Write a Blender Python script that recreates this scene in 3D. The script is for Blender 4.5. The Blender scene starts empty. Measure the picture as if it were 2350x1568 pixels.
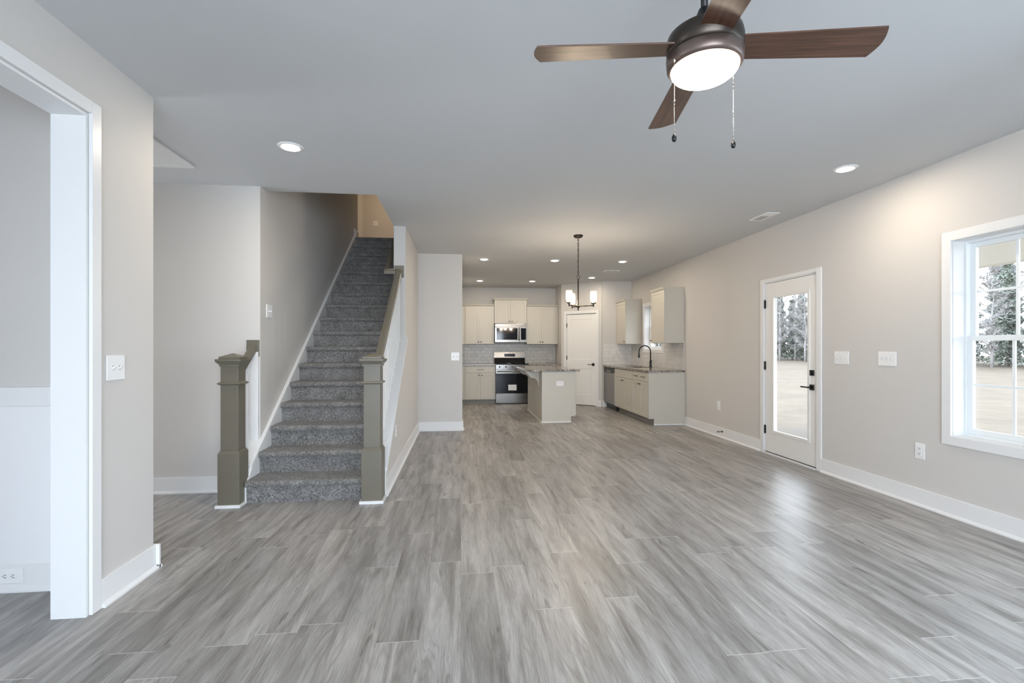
import bpy, bmesh, math, random
from mathutils import Vector, Matrix
random.seed(7)
PI = math.pi
sc = bpy.context.scene
COL = sc.collection

# ------------------------------------------------------------------ camera, world, exposure
cam_d = bpy.data.cameras.new('camera')
cam = bpy.data.objects.new('camera', cam_d)
COL.objects.link(cam)
cam_d.sensor_width = 36.0
cam_d.lens = 1090.0 / 2350.0 * 36.0
cam_d.shift_y = 14.5 / 2350.0
cam_d.clip_start = 0.05
cam_d.clip_end = 500
cam.location = (0, 0, 1.287)
cam.rotation_euler = (PI / 2, 0, -math.atan((1175.0 - 1058.0) / 1090.0))
sc.camera = cam

sc.view_settings.view_transform = 'Standard'
sc.view_settings.look = 'None'
sc.view_settings.gamma = 1.0
sc.view_settings.exposure = 0.56
sc.view_settings.use_curve_mapping = False
sc.cycles.use_denoising = True
sc.cycles.max_bounces = 10
sc.cycles.diffuse_bounces = 6
sc.cycles.glossy_bounces = 5
sc.cycles.transparent_max_bounces = 16
sc.cycles.sample_clamp_indirect = 6.0

wd = bpy.data.worlds.new('overcast_sky')
sc.world = wd
wd.use_nodes = True
_n = wd.node_tree.nodes
_l = wd.node_tree.links
_n.clear()
_o = _n.new('ShaderNodeOutputWorld')
_b = _n.new('ShaderNodeBackground')
_t = _n.new('ShaderNodeTexCoord')
_s = _n.new('ShaderNodeSeparateXYZ')
_r = _n.new('ShaderNodeValToRGB')
_r.color_ramp.elements[0].position = 0.0
_r.color_ramp.elements[0].color = (0.95, 0.97, 1.0, 1)
_r.color_ramp.elements[1].position = 0.9
_r.color_ramp.elements[1].color = (0.66, 0.80, 1.0, 1)
_l.new(_t.outputs['Generated'], _s.inputs[0])
_l.new(_s.outputs['Z'], _r.inputs[0])
_l.new(_r.outputs[0], _b.inputs[0])
_b.inputs[1].default_value = 4.8
_l.new(_b.outputs[0], _o.inputs[0])

WARM = (1.0, 0.86, 0.68)
COOL = (0.69, 0.84, 1.0)


def area_light(name, loc, rot, sx, sy, power, color, shape='RECTANGLE', parent=None):
    d = bpy.data.lights.new(name, 'AREA')
    d.shape = shape
    d.size = sx
    if shape == 'RECTANGLE':
        d.size_y = sy
    d.energy = power
    d.color = color
    o = bpy.data.objects.new(name, d)
    o.location = loc
    o.rotation_euler = rot
    COL.objects.link(o)
    if parent:
        o.parent = parent
    return o


# added area lamps standing in for daylight at unseen windows and the entry
area_light('rear_daylight_fill', (0.35, -2.98, 1.30), (PI / 2 - 0.50, 0, 0), 3.6, 1.75, 172, COOL)
area_light('side_daylight_fill', (4.02, 0.65, 1.42), (0, PI / 2 - 0.75, 0), 1.4, 2.5, 85, COOL)
area_light('dining_daylight_fill', (-5.75, 1.0, 1.4), (PI / 2, 0, -PI / 2), 1.8, 1.6, 3, COOL)
area_light('entry_daylight_fill', (-5.72, 3.7, 1.1), (PI / 2, 0, -PI / 2), 0.9, 1.9, 7, COOL)

H = 2.743
XR = 3.72          # inner face of right wall
XL = -1.78         # inner face of left wall
YK = 11.46         # kitchen back wall
YP = 10.08         # short wall beside the pantry
RISE, RUN, YS0 = 0.186, 0.259, 4.12
NSTEP = 17


def nose(y):
    return RISE + (y - YS0) * RISE / RUN


# ------------------------------------------------------------------ materials
def mat(name, color, rough=0.5, metal=0.0, spec=0.5, bump=None, var=None, emit=None, coat=0.0):
    m = bpy.data.materials.new(name)
    m.use_nodes = True
    nt = m.node_tree
    b = nt.nodes['Principled BSDF']
    b.inputs['Base Color'].default_value = (*color, 1)
    b.inputs['Roughness'].default_value = rough
    b.inputs['Metallic'].default_value = metal
    b.inputs['Specular IOR Level'].default_value = spec
    b.inputs['Coat Weight'].default_value = coat
    tc = nt.nodes.new('ShaderNodeTexCoord')
    if var:
        amt, scale = var
        n = nt.nodes.new('ShaderNodeTexNoise')
        n.inputs['Scale'].default_value = scale
        n.inputs['Detail'].default_value = 4
        nt.links.new(tc.outputs['Object'], n.inputs['Vector'])
        mx = nt.nodes.new('ShaderNodeMix')
        mx.data_type = 'RGBA'
        mx.inputs[6].default_value = (*[c * (1 - amt) for c in color], 1)
        mx.inputs[7].default_value = (*[min(1, c * (1 + amt)) for c in color], 1)
        nt.links.new(n.outputs['Fac'], mx.inputs[0])
        nt.links.new(mx.outputs[2], b.inputs['Base Color'])
    if bump:
        st, scale = bump
        n = nt.nodes.new('ShaderNodeTexNoise')
        n.inputs['Scale'].default_value = scale
        n.inputs['Detail'].default_value = 3
        nt.links.new(tc.outputs['Object'], n.inputs['Vector'])
        bp = nt.nodes.new('ShaderNodeBump')
        bp.inputs['Strength'].default_value = st
        bp.inputs['Distance'].default_value = 0.002
        nt.links.new(n.outputs['Fac'], bp.inputs['Height'])
        nt.links.new(bp.outputs[0], b.inputs['Normal'])
    if emit:
        c, s = emit
        b.inputs['Emission Color'].default_value = (*c, 1)
        b.inputs['Emission Strength'].default_value = s
    return m


M = {}
M['wall'] = mat('wall_paint', (0.605, 0.583, 0.558), 0.6, bump=(0.12, 180), spec=0.3)
M['ceil'] = mat('ceiling_paint', (0.59, 0.60, 0.61), 0.85, bump=(0.15, 120), spec=0.2)
M['trim'] = mat('white_trim_paint', (0.765, 0.765, 0.765), 0.35)
M['wains'] = mat('wainscot_paint', (0.82, 0.82, 0.83), 0.4)
M['cab'] = mat('cabinet_paint', (0.55, 0.522, 0.462), 0.38, spec=0.4)
M['doorpaint'] = mat('door_paint', (0.80, 0.79, 0.77), 0.35)
M['newel'] = mat('taupe_rail_paint', (0.150, 0.134, 0.102), 0.35, var=(0.08, 6), bump=(0.1, 60))
M['black'] = mat('matte_black_metal', (0.012, 0.012, 0.013), 0.35, metal=0.3)
M['bronze'] = mat('bronze_metal', (0.055, 0.045, 0.038), 0.35, metal=0.8)
M['brown_ring'] = mat('brushed_bronze_ring', (0.16, 0.12, 0.105), 0.38, metal=0.7)
M['knob'] = mat('dark_nickel', (0.10, 0.09, 0.08), 0.3, metal=0.8)
M['nickel'] = mat('nickel_chain', (0.55, 0.5, 0.46), 0.25, metal=1.0)
M['steel'] = mat('stainless_steel', (0.21, 0.20, 0.188), 0.22, metal=1.0, var=(0.05, 3))
M['dwsteel'] = mat('dishwasher_steel', (0.30, 0.29, 0.277), 0.36, metal=1.0, var=(0.05, 3))
M['blackglass'] = mat('black_glass', (0.005, 0.006, 0.009), 0.06, spec=0.35)
M['blackplastic'] = mat('black_plastic', (0.02, 0.02, 0.022), 0.4)
M['display'] = mat('clock_display', (0.01, 0.01, 0.012), 0.1)
M['label'] = mat('paper_label', (0.75, 0.75, 0.75), 0.6, var=(0.25, 60))
M['plate'] = mat('white_plastic_plate', (0.82, 0.82, 0.82), 0.3)
M['slot'] = mat('dark_slot', (0.06, 0.06, 0.065), 0.6)
M['slotgrey'] = mat('grey_slot', (0.36, 0.36, 0.37), 0.6)
M['vinyl'] = mat('white_vinyl', (0.80, 0.83, 0.84), 0.35)
M['toe'] = mat('toe_kick_paint', (0.30, 0.285, 0.26), 0.6)
M['porch'] = mat('porch_paint', (0.88, 0.86, 0.80), 0.7)
M['ground'] = mat('dry_grass', (0.165, 0.132, 0.098), 0.95, var=(0.30, 1.2), spec=0.1)
M['bark'] = mat('hazed_grey_bark', (0.30, 0.287, 0.278), 0.9, var=(0.3, 4), spec=0.1)  # paled bark: distance haze is put into the colour
M['needle'] = mat('hazed_pine_needles', (0.27, 0.295, 0.255), 0.9, var=(0.4, 0.6), spec=0.1)  # needles lightened too, with the haze painted into their colour
M['siding'] = mat('house_siding', (0.7, 0.7, 0.7), 0.7)
M['vent_shade'] = mat('vent_shade_panel', (0.05, 0.05, 0.045), 0.8)
M['slab'] = mat('porch_concrete', (0.170, 0.140, 0.108), 0.9, var=(0.1, 5))


def emission_mat(name, color, strength):
    m = bpy.data.materials.new(name)
    m.use_nodes = True
    nt = m.node_tree
    nt.nodes.clear()
    o = nt.nodes.new('ShaderNodeOutputMaterial')
    e = nt.nodes.new('ShaderNodeEmission')
    e.inputs[0].default_value = (*color, 1)
    e.inputs[1].default_value = strength
    nt.links.new(e.outputs[0], o.inputs[0])
    return m


M['lens'] = emission_mat('downlight_lens', (1.0, 0.93, 0.80), 9.0)
M['globe'] = emission_mat('fan_globe_glow', (1.0, 0.88, 0.72), 20.0)
M['bulb'] = emission_mat('candle_bulb_glow', (1.0, 0.82, 0.62), 430.0)


def glass_mat(name, tint, refl=1.0, rough=0.0):
    m = bpy.data.materials.new(name)
    m.use_nodes = True
    nt = m.node_tree
    nt.nodes.clear()
    o = nt.nodes.new('ShaderNodeOutputMaterial')
    t = nt.nodes.new('ShaderNodeBsdfTransparent')
    t.inputs[0].default_value = (*tint, 1)
    g = nt.nodes.new('ShaderNodeBsdfGlossy')
    g.inputs['Roughness'].default_value = rough
    f = nt.nodes.new('ShaderNodeFresnel')
    f.inputs[0].default_value = 1.45
    mu = nt.nodes.new('ShaderNodeMath')
    mu.operation = 'MULTIPLY'
    mu.inputs[1].default_value = refl
    mx = nt.nodes.new('ShaderNodeMixShader')
    ge = nt.nodes.new('ShaderNodeNewGeometry')
    fr = nt.nodes.new('ShaderNodeMath')
    fr.operation = 'SUBTRACT'
    fr.inputs[0].default_value = 1.0
    m2 = nt.nodes.new('ShaderNodeMath')
    m2.operation = 'MULTIPLY'
    nt.links.new(ge.outputs['Backfacing'], fr.inputs[1])
    nt.links.new(f.outputs[0], mu.inputs[0])
    nt.links.new(mu.outputs[0], m2.inputs[0])
    nt.links.new(fr.outputs[0], m2.inputs[1])
    nt.links.new(m2.outputs[0], mx.inputs[0])
    nt.links.new(t.outputs[0], mx.inputs[1])
    nt.links.new(g.outputs[0], mx.inputs[2])
    nt.links.new(mx.outputs[0], o.inputs[0])
    return m


M['glass'] = glass_mat('window_glass', (0.97, 0.985, 0.99))


def frosted_mat():
    m = bpy.data.materials.new('seeded_glass')
    m.use_nodes = True
    nt = m.node_tree
    nt.nodes.clear()
    o = nt.nodes.new('ShaderNodeOutputMaterial')
    t = nt.nodes.new('ShaderNodeBsdfTransparent')
    t.inputs[0].default_value = (0.97, 0.96, 0.94, 1)
    d = nt.nodes.new('ShaderNodeBsdfTranslucent')
    d.inputs[0].default_value = (0.9, 0.9, 0.9, 1)
    mx = nt.nodes.new('ShaderNodeMixShader')
    mx.inputs[0].default_value = 0.05
    nt.links.new(t.outputs[0], mx.inputs[1])
    nt.links.new(d.outputs[0], mx.inputs[2])
    nt.links.new(mx.outputs[0], o.inputs[0])
    return m


M['jar'] = frosted_mat()


class NT:
    """small node helper"""

    def __init__(self, name):
        self.m = bpy.data.materials.new(name)
        self.m.use_nodes = True
        self.nt = self.m.node_tree
        self.b = self.nt.nodes['Principled BSDF']
        self.tc = self.nt.nodes.new('ShaderNodeTexCoord')
        self.sep = self.nt.nodes.new('ShaderNodeSeparateXYZ')
        self.link(self.tc.outputs['Object'], self.sep.inputs[0])

    def link(self, a, b):
        self.nt.links.new(a, b)

    def val(self, s, sock):
        if isinstance(s, (int, float)):
            sock.default_value = s
        else:
            self.link(s, sock)

    def math(self, op, a, b=0.0, c=None):
        n = self.nt.nodes.new('ShaderNodeMath')
        n.operation = op
        self.val(a, n.inputs[0])
        self.val(b, n.inputs[1])
        if c is not None:
            self.val(c, n.inputs[2])
        return n.outputs[0]

    def comb(self, x, y, z=0.0):
        n = self.nt.nodes.new('ShaderNodeCombineXYZ')
        for s, k in zip((x, y, z), (0, 1, 2)):
            self.val(s, n.inputs[k])
        return n.outputs[0]

    def noise(self, vec, scale, detail=3, rough=0.5, dist=0.0):
        n = self.nt.nodes.new('ShaderNodeTexNoise')
        n.inputs['Scale'].default_value = scale
        n.inputs['Detail'].default_value = detail
        n.inputs['Roughness'].default_value = rough
        n.inputs['Distortion'].default_value = dist
        self.link(vec, n.inputs['Vector'])
        return n.outputs['Fac']

    def white(self, vec):
        n = self.nt.nodes.new('ShaderNodeTexWhiteNoise')
        n.noise_dimensions = '3D'
        self.link(vec, n.inputs['Vector'])
        return n.outputs['Value']

    def ramp(self, fac, stops):
        n = self.nt.nodes.new('ShaderNodeValToRGB')
        e = n.color_ramp.elements
        while len(e) < len(stops):
            e.new(0.5)
        for k, (p, c) in enumerate(stops):
            e[k].position = p
            e[k].color = (*c, 1) if len(c) == 3 else c
        self.link(fac, n.inputs[0])
        return n.outputs[0]

    def mix(self, fac, a, b, blend='MIX'):
        n = self.nt.nodes.new('ShaderNodeMix')
        n.data_type = 'RGBA'
        n.blend_type = blend
        self.val(fac, n.inputs[0])
        for s, k in ((a, 6), (b, 7)):
            if isinstance(s, tuple):
                n.inputs[k].default_value = (*s, 1)
            else:
                self.link(s, n.inputs[k])
        return n.outputs[2]

    def bump(self, h, strength, dist=0.002):
        n = self.nt.nodes.new('ShaderNodeBump')
        n.inputs['Strength'].default_value = strength
        n.inputs['Distance'].default_value = dist
        self.link(h, n.inputs['Height'])
        self.link(n.outputs[0], self.b.inputs['Normal'])


def g3(v):
    return (v, v, v)


def floor_material():
    t = NT('grey_oak_planks')
    x, y = t.sep.outputs['X'], t.sep.outputs['Y']
    PW, PL = 0.184, 1.22
    u = t.math('DIVIDE', x, PW)
    row = t.math('FLOOR', u)
    fu = t.math('FRACT', u)
    off = t.white(t.comb(row, 3.7, 0.0))
    v = t.math('ADD', t.math('DIVIDE', y, PL), t.math('MULTIPLY', off, 7.0))
    col = t.math('FLOOR', v)
    fv = t.math('FRACT', v)
    idv = t.white(t.comb(row, col, 1.3))
    id2 = t.white(t.comb(row, col, 9.1))
    sx = t.math('ADD', x, t.math('MULTIPLY', idv, 13.0))
    sy = t.math('ADD', y, t.math('MULTIPLY', id2, 17.0))
    # fine grain, stretched along the plank
    fine = t.noise(t.comb(t.math('MULTIPLY', sx, 160.0), t.math('MULTIPLY', sy, 9.0)), 1.0, 4, 0.65)
    # broad wavy streaks
    broad = t.noise(t.comb(t.math('MULTIPLY', sx, 15.0), t.math('MULTIPLY', sy, 1.5)), 1.0, 5, 0.6, 0.5)
    # growth-ring lines that wander sideways and close into cathedrals
    wob = t.noise(t.comb(t.math('MULTIPLY', sx, 5.5), t.math('MULTIPLY', sy, 0.8)), 1.0, 2, 0.5, 0.2)
    ph = t.math('ADD', t.math('MULTIPLY', sx, 30.0), t.math('MULTIPLY', wob, 9.0))
    ring = t.math('ABSOLUTE', t.math('SINE', t.math('MULTIPLY', ph, 6.2832)))
    msk = t.noise(t.comb(t.math('MULTIPLY', sx, 9.0), t.math('MULTIPLY', sy, 2.4), 4.0), 1.0, 2, 0.5)
    rl = t.math('MULTIPLY', t.math('POWER', t.math('SUBTRACT', 1.0, ring), 2.2), t.math('SMOOTH_MIN', t.math('MAXIMUM', t.math('MULTIPLY', t.math('SUBTRACT', msk, 0.42), 4.5), 0.0), 1.0, 0.1))
    # small dark checks and knots
    knot = t.noise(t.comb(t.math('MULTIPLY', sx, 20.0), t.math('MULTIPLY', sy, 4.2), 2.0), 1.0, 2, 0.5, 0.5)
    c0 = t.ramp(broad, [(0.30, (0.165, 0.153, 0.144)), (0.42, (0.250, 0.238, 0.228)), (0.53, (0.322, 0.309, 0.298)), (0.70, (0.425, 0.412, 0.400))])
    c1 = t.ramp(fine, [(0.25, g3(0.74)), (0.5, g3(0.99)), (0.72, g3(1.18))])
    c2a = t.mix(1.0, c0, c1, 'MULTIPLY')
    c2 = t.mix(t.math('MULTIPLY', rl, 0.5), c2a, (0.11, 0.102, 0.095))
    kn = t.ramp(knot, [(0.24, g3(0.50)), (0.33, g3(1.0))])
    c3 = t.mix(1.0, c2, kn, 'MULTIPLY')
    tone = t.ramp(idv, [(0.0, (0.80, 0.79, 0.78)), (0.5, (1.0, 0.99, 0.975)), (1.0, (1.15, 1.14, 1.12))])
    c4 = t.mix(1.0, c3, tone, 'MULTIPLY')
    # joints: dark side seams; pale end joints paint in a bevel reflection
    eu = t.math('MINIMUM', fu, t.math('SUBTRACT', 1.0, fu))
    ev = t.math('MINIMUM', fv, t.math('SUBTRACT', 1.0, fv))
    ju = t.math('LESS_THAN', t.math('MULTIPLY', eu, PW), 0.0010)
    jv = t.math('LESS_THAN', t.math('MULTIPLY', ev, PL), 0.0016)
    c5 = t.mix(t.math('MULTIPLY', ju, 0.35), c4, (0.12, 0.11, 0.10))
    c6 = t.mix(t.math('MULTIPLY', jv, 0.75), c5, (0.62, 0.61, 0.59))
    t.link(c6, t.b.inputs['Base Color'])
    rg = t.math('ADD', 0.30, t.math('MULTIPLY', fine, 0.14))
    t.link(rg, t.b.inputs['Roughness'])
    t.b.inputs['Specular IOR Level'].default_value = 0.55
    t.bump(t.math('SUBTRACT', fine, t.math('MULTIPLY', t.math('MAXIMUM', ju, jv), 0.6)), 0.10, 0.0015)
    return t.m


M['floor'] = floor_material()


def carpet_material():
    t = NT('grey_speckled_carpet')
    v = t.tc.outputs['Object']
    a = t.noise(v, 170, 2, 0.7)
    b = t.noise(v, 60, 3, 0.6)
    c = t.noise(v, 9, 2, 0.5)
    f = t.math('ADD', t.math('MULTIPLY', a, 0.62), t.math('MULTIPLY', b, 0.38))
    col = t.ramp(f, [(0.36, (0.06, 0.057, 0.056)), (0.47, (0.18, 0.174, 0.170)), (0.55, (0.29, 0.282, 0.274)), (0.66, (0.43, 0.42, 0.41))])
    col2 = t.mix(1.0, col, t.ramp(c, [(0.3, g3(0.82)), (0.7, g3(1.15))]), 'MULTIPLY')
    t.link(col2, t.b.inputs['Base Color'])
    t.b.inputs['Roughness'].default_value = 1.0
    t.b.inputs['Specular IOR Level'].default_value = 0.05
    t.b.inputs['Sheen Weight'].default_value = 0.2
    t.bump(t.math('ADD', a, b), 0.9, 0.006)
    return t.m


M['carpet'] = carpet_material()


def granite_material():
    t = NT('speckled_granite')
    v = t.tc.outputs['Object']
    a = t.noise(v, 95, 4, 0.7)
    b = t.noise(v, 22, 3, 0.6)
    f = t.math('ADD', t.math('MULTIPLY', a, 0.65), t.math('MULTIPLY', b, 0.35))
    col = t.ramp(f, [(0.38, (0.02, 0.018, 0.017)), (0.45, (0.13, 0.112, 0.096)), (0.53, (0.33, 0.30, 0.265)), (0.64, (0.52, 0.495, 0.455))])
    t.link(col, t.b.inputs['Base Color'])
    t.b.inputs['Roughness'].default_value = 0.14
    return t.m


M['granite'] = granite_material()


def tile_material(name, axis, c1, c2, grout):
    t = NT(name)
    a = t.sep.outputs[axis]
    z = t.sep.outputs['Z']
    br = t.nt.nodes.new('ShaderNodeTexBrick')
    br.offset = 0.5
    br.inputs['Color1'].default_value = (*c1, 1)
    br.inputs['Color2'].default_value = (*c2, 1)
    br.inputs['Mortar'].default_value = (*grout, 1)
    br.inputs['Scale'].default_value = 1.0
    br.inputs['Mortar Size'].default_value = 0.0025
    br.inputs['Mortar Smooth'].default_value = 0.1
    br.inputs['Brick Width'].default_value = 0.153
    br.inputs['Row Height'].default_value = 0.0765
    t.link(t.comb(a, t.math('SUBTRACT', z, 0.914)), br.inputs['Vector'])
    n = t.noise(t.tc.outputs['Object'], 9, 4, 0.6, 1.0)
    col = t.mix(1.0, br.outputs['Color'], t.ramp(n, [(0.3, g3(0.86)), (0.7, g3(1.06))]), 'MULTIPLY')
    t.link(col, t.b.inputs['Base Color'])
    t.b.inputs['Roughness'].default_value = 0.32
    t.bump(t.math('SUBTRACT', 1.0, br.outputs['Fac']), 0.5, 0.002)
    return t.m


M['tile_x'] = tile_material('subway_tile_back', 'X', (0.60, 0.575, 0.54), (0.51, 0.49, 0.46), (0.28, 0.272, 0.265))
M['tile_end'] = tile_material('subway_tile_end', 'X', (0.74, 0.72, 0.69), (0.70, 0.68, 0.65), (0.56, 0.54, 0.52))
M['tile_y'] = tile_material('subway_tile_side', 'Y', (0.72, 0.70, 0.68), (0.68, 0.66, 0.64), (0.58, 0.56, 0.54))


def wood_material(name, dark, light, axis='X'):
    t = NT(name)
    x, y = t.sep.outputs['X'], t.sep.outputs['Y']
    n = t.noise(t.comb(t.math('MULTIPLY', x, 3.0), t.math('MULTIPLY', y, 70.0)), 1.0, 4, 0.6, 0.6)
    col = t.ramp(n, [(0.3, dark), (0.7, light)])
    t.link(col, t.b.inputs['Base Color'])
    t.b.inputs['Roughness'].default_value = 0.32
    t.b.inputs['Coat Weight'].default_value = 0.3
    t.b.inputs['Coat Roughness'].default_value = 0.2
    return t.m


M['walnut'] = wood_material('walnut_blade', (0.040, 0.020, 0.013), (0.14, 0.068, 0.042))


# ------------------------------------------------------------------ mesh builder
class MB:
    def __init__(self):
        self.bm = bmesh.new()

    def _merge(self, other):
        me = bpy.data.meshes.new('tmp')
        other.to_mesh(me)
        other.free()
        self.bm.from_mesh(me)
        bpy.data.meshes.remove(me)

    def box(self, x0, x1, y0, y1, z0, z1, bev=0.0, seg=2):
        b = bmesh.new()
        x0, x1 = min(x0, x1), max(x0, x1)
        y0, y1 = min(y0, y1), max(y0, y1)
        z0, z1 = min(z0, z1), max(z0, z1)
        bmesh.ops.create_cube(b, size=1.0)
        for v in b.verts:
            v.co = Vector(((x0 + x1) / 2 + v.co.x * (x1 - x0), (y0 + y1) / 2 + v.co.y * (y1 - y0), (z0 + z1) / 2 + v.co.z * (z1 - z0)))
        if bev > 0:
            bev = min(bev, 0.45 * min(x1 - x0, y1 - y0, z1 - z0))
            bmesh.ops.bevel(b, geom=list(b.edges), offset=bev, segments=seg, affect='EDGES', profile=0.5)
        self._merge(b)
        return self

    def prism(self, pts, axis, a, b_, bev=0.0):
        """pts: 2-D outline; axis 'x': pts are (y,z) swept x a..b; 'y': (x,z); 'z': (x,y)."""
        bm = bmesh.new()

        def P(p, t):
            if axis == 'x':
                return (t, p[0], p[1])
            if axis == 'y':
                return (p[0], t, p[1])
            return (p[0], p[1], t)
        lo = [bm.verts.new(P(p, a)) for p in pts]
        hi = [bm.verts.new(P(p, b_)) for p in pts]
        n = len(pts)
        bm.faces.new(lo)
        bm.faces.new(hi)
        for i in range(n):
            bm.faces.new((lo[i], lo[(i + 1) % n], hi[(i + 1) % n], hi[i]))
        bmesh.ops.recalc_face_normals(bm, faces=bm.faces[:])
        if bev > 0:
            bmesh.ops.bevel(bm, geom=list(bm.edges), offset=bev, segments=2, affect='EDGES', profile=0.5)
        self._merge(bm)
        return self

    def lathe(self, prof, cx=0, cy=0, seg=32, cz=0.0):
        """prof: list of (r,z) from bottom to top."""
        bm = bmesh.new()
        rings = []
        for r, z in prof:
            if r < 1e-5:
                rings.append([bm.verts.new((cx, cy, cz + z))])
            else:
                rings.append([bm.verts.new((cx + r * math.cos(2 * PI * k / seg), cy + r * math.sin(2 * PI * k / seg), cz + z)) for k in range(seg)])
        for A, B in zip(rings[:-1], rings[1:]):
            for k in range(seg):
                k2 = (k + 1) % seg
                if len(A) == 1 and len(B) == 1:
                    continue
                if len(A) == 1:
                    bm.faces.new((A[0], B[k2], B[k]))
                elif len(B) == 1:
                    bm.faces.new((A[k], A[k2], B[0]))
                else:
                    bm.faces.new((A[k], A[k2], B[k2], B[k]))
        if len(rings[0]) > 1:
            bm.faces.new(rings[0][::-1])
        if len(rings[-1]) > 1:
            bm.faces.new(rings[-1])
        bmesh.ops.recalc_face_normals(bm, faces=bm.faces[:])
        for f in bm.faces:
            f.smooth = True
        self._merge(bm)
        return self

    def tube(self, pts, r, seg=10, cap=True, radii=None):
        bm = bmesh.new()
        pts = [Vector(p) for p in pts]
        rings = []
        up = Vector((0, 0, 1))
        prev = None
        for i, p in enumerate(pts):
            if i == 0:
                d = (pts[1] - p)
            elif i == len(pts) - 1:
                d = (p - pts[-2])
            else:
                d = (pts[i + 1] - p).normalized() + (p - pts[i - 1]).normalized()
            d.normalize()
            if prev is None:
                ref = up if abs(d.dot(up)) < 0.9 else Vector((1, 0, 0))
                a = d.cross(ref).normalized()
            else:
                a = (prev - d * prev.dot(d)).normalized()
            prev = a
            b = d.cross(a).normalized()
            rr = radii[i] if radii else r
            rings.append([bm.verts.new(p + a * rr * math.cos(2 * PI * k / seg) + b * rr * math.sin(2 * PI * k / seg)) for k in range(seg)])
        for A, B in zip(rings[:-1], rings[1:]):
            for k in range(seg):
                k2 = (k + 1) % seg
                bm.faces.new((A[k], A[k2], B[k2], B[k]))
        if cap:
            bm.faces.new(rings[0][::-1])
            bm.faces.new(rings[-1])
        bmesh.ops.recalc_face_normals(bm, faces=bm.faces[:])
        for f in bm.faces:
            f.smooth = True
        self._merge(bm)
        return self

    def sweep(self, pts, prof):
        """sweep a rail profile (side, up) along pts; profile keeps world up."""
        bm = bmesh.new()
        pts = [Vector(p) for p in pts]
        rings = []
        for i, p in enumerate(pts):
            if i == 0:
                d = pts[1] - p
                m = None
            elif i == len(pts) - 1:
                d = p - pts[-2]
                m = None
            else:
                d1 = (p - pts[i - 1]).normalized()
                d2 = (pts[i + 1] - p).normalized()
                d = d1 + d2
                m = d1
            d.normalize()
            hor = Vector((d.x, d.y, 0)).normalized()
            side = Vector((hor.y, -hor.x, 0))
            k = 1.0
            if m is not None:
                mh = Vector((m.x, m.y, 0)).normalized()
                k = 1.0 / max(0.5, abs(mh.dot(hor)))
            rings.append([bm.verts.new(p + side * s * k + Vector((0, 0, 1)) * u) for s, u in prof])
        n = len(prof)
        for A, B in zip(rings[:-1], rings[1:]):
            for k in range(n):
                bm.faces.new((A[k], A[(k + 1) % n], B[(k + 1) % n], B[k]))
        bm.faces.new(rings[0][::-1])
        bm.faces.new(rings[-1])
        bmesh.ops.recalc_face_normals(bm, faces=bm.faces[:])
        self._merge(bm)
        return self

    def sphere(self, c, r, sz=1.0, seg=16):
        bm = bmesh.new()
        bmesh.ops.create_uvsphere(bm, u_segments=seg, v_segments=seg // 2 + 2, radius=r)
        for v in bm.verts:
            v.co = Vector((c[0] + v.co.x, c[1] + v.co.y, c[2] + v.co.z * sz))
        for f in bm.faces:
            f.smooth = True
        self._merge(bm)
        return self

    def frustum(self, cx, cy, z0, z1, w0, w1):
        bm = bmesh.new()
        lo = [bm.verts.new((cx + a * w0 / 2, cy + b * w0 / 2, z0)) for a, b in ((-1, -1), (1, -1), (1, 1), (-1, 1))]
        hi = [bm.verts.new((cx + a * w1 / 2, cy + b * w1 / 2, z1)) for a, b in ((-1, -1), (1, -1), (1, 1), (-1, 1))]
        bm.faces.new(lo[::-1])
        bm.faces.new(hi)
        for i in range(4):
            j = (i + 1) % 4
            bm.faces.new((lo[i], lo[j], hi[j], hi[i]))
        self._merge(bm)
        return self

    def xform(self, mtx):
        bmesh.ops.transform(self.bm, matrix=mtx, verts=self.bm.verts[:])
        return self


def obj(name, mb, m, parent=None, off=None):
    me = bpy.data.meshes.new(name)
    mb.bm.to_mesh(me)
    mb.bm.free()
    if off is not None:
        me.transform(Matrix.Translation(-Vector(off)))
    me.materials.append(M[m] if isinstance(m, str) else m)
    o = bpy.data.objects.new(name, me)
    COL.objects.link(o)
    if parent is not None:
        o.parent = parent
    return o


def tag(o, label, cat, group=None):
    o['label'] = label
    o['category'] = cat
    if group:
        o['group'] = group
    return o


def thing(name, label, cat, loc=(0, 0, 0), rotz=0.0, group=None):
    o = bpy.data.objects.new(name, None)
    o.empty_display_size = 0.1
    COL.objects.link(o)
    o.location = loc
    o.rotation_euler = (0, 0, rotz)
    return tag(o, label, cat, group)


def struct(name, mb, m, label=None):
    o = obj(name, mb, m)
    o['kind'] = 'structure'
    if label:
        o['label'] = label
    return o


def struct_root(name, loc, rotz=0.0, label=None):
    o = bpy.data.objects.new(name, None)
    COL.objects.link(o)
    o.location = loc
    o.rotation_euler = (0, 0, rotz)
    o['kind'] = 'structure'
    if label:
        o['label'] = label
    return o


# ------------------------------------------------------------------ room shell
LANDING_Z = NSTEP * RISE
Y_LAND = YS0 + 16 * RUN
struct('floor', MB().box(-5.6, 3.90, -2.86, 11.60, -0.12, 0.0), 'floor', 'grey wood-look plank floor')

OX0, OX1, OY0 = -1.80, -0.80, 4.63     # stair opening in the ceiling
c = MB()
c.box(-5.6, 3.90, -2.86, OY0, H, H + 0.12)
c.box(-5.6, OX0 - 0.12, OY0, 11.60, H, H + 0.12)
c.box(OX1, 3.90, OY0, 11.60, H, H + 0.12)
struct('ceiling', c, 'ceil', 'flat painted ceiling')


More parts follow.
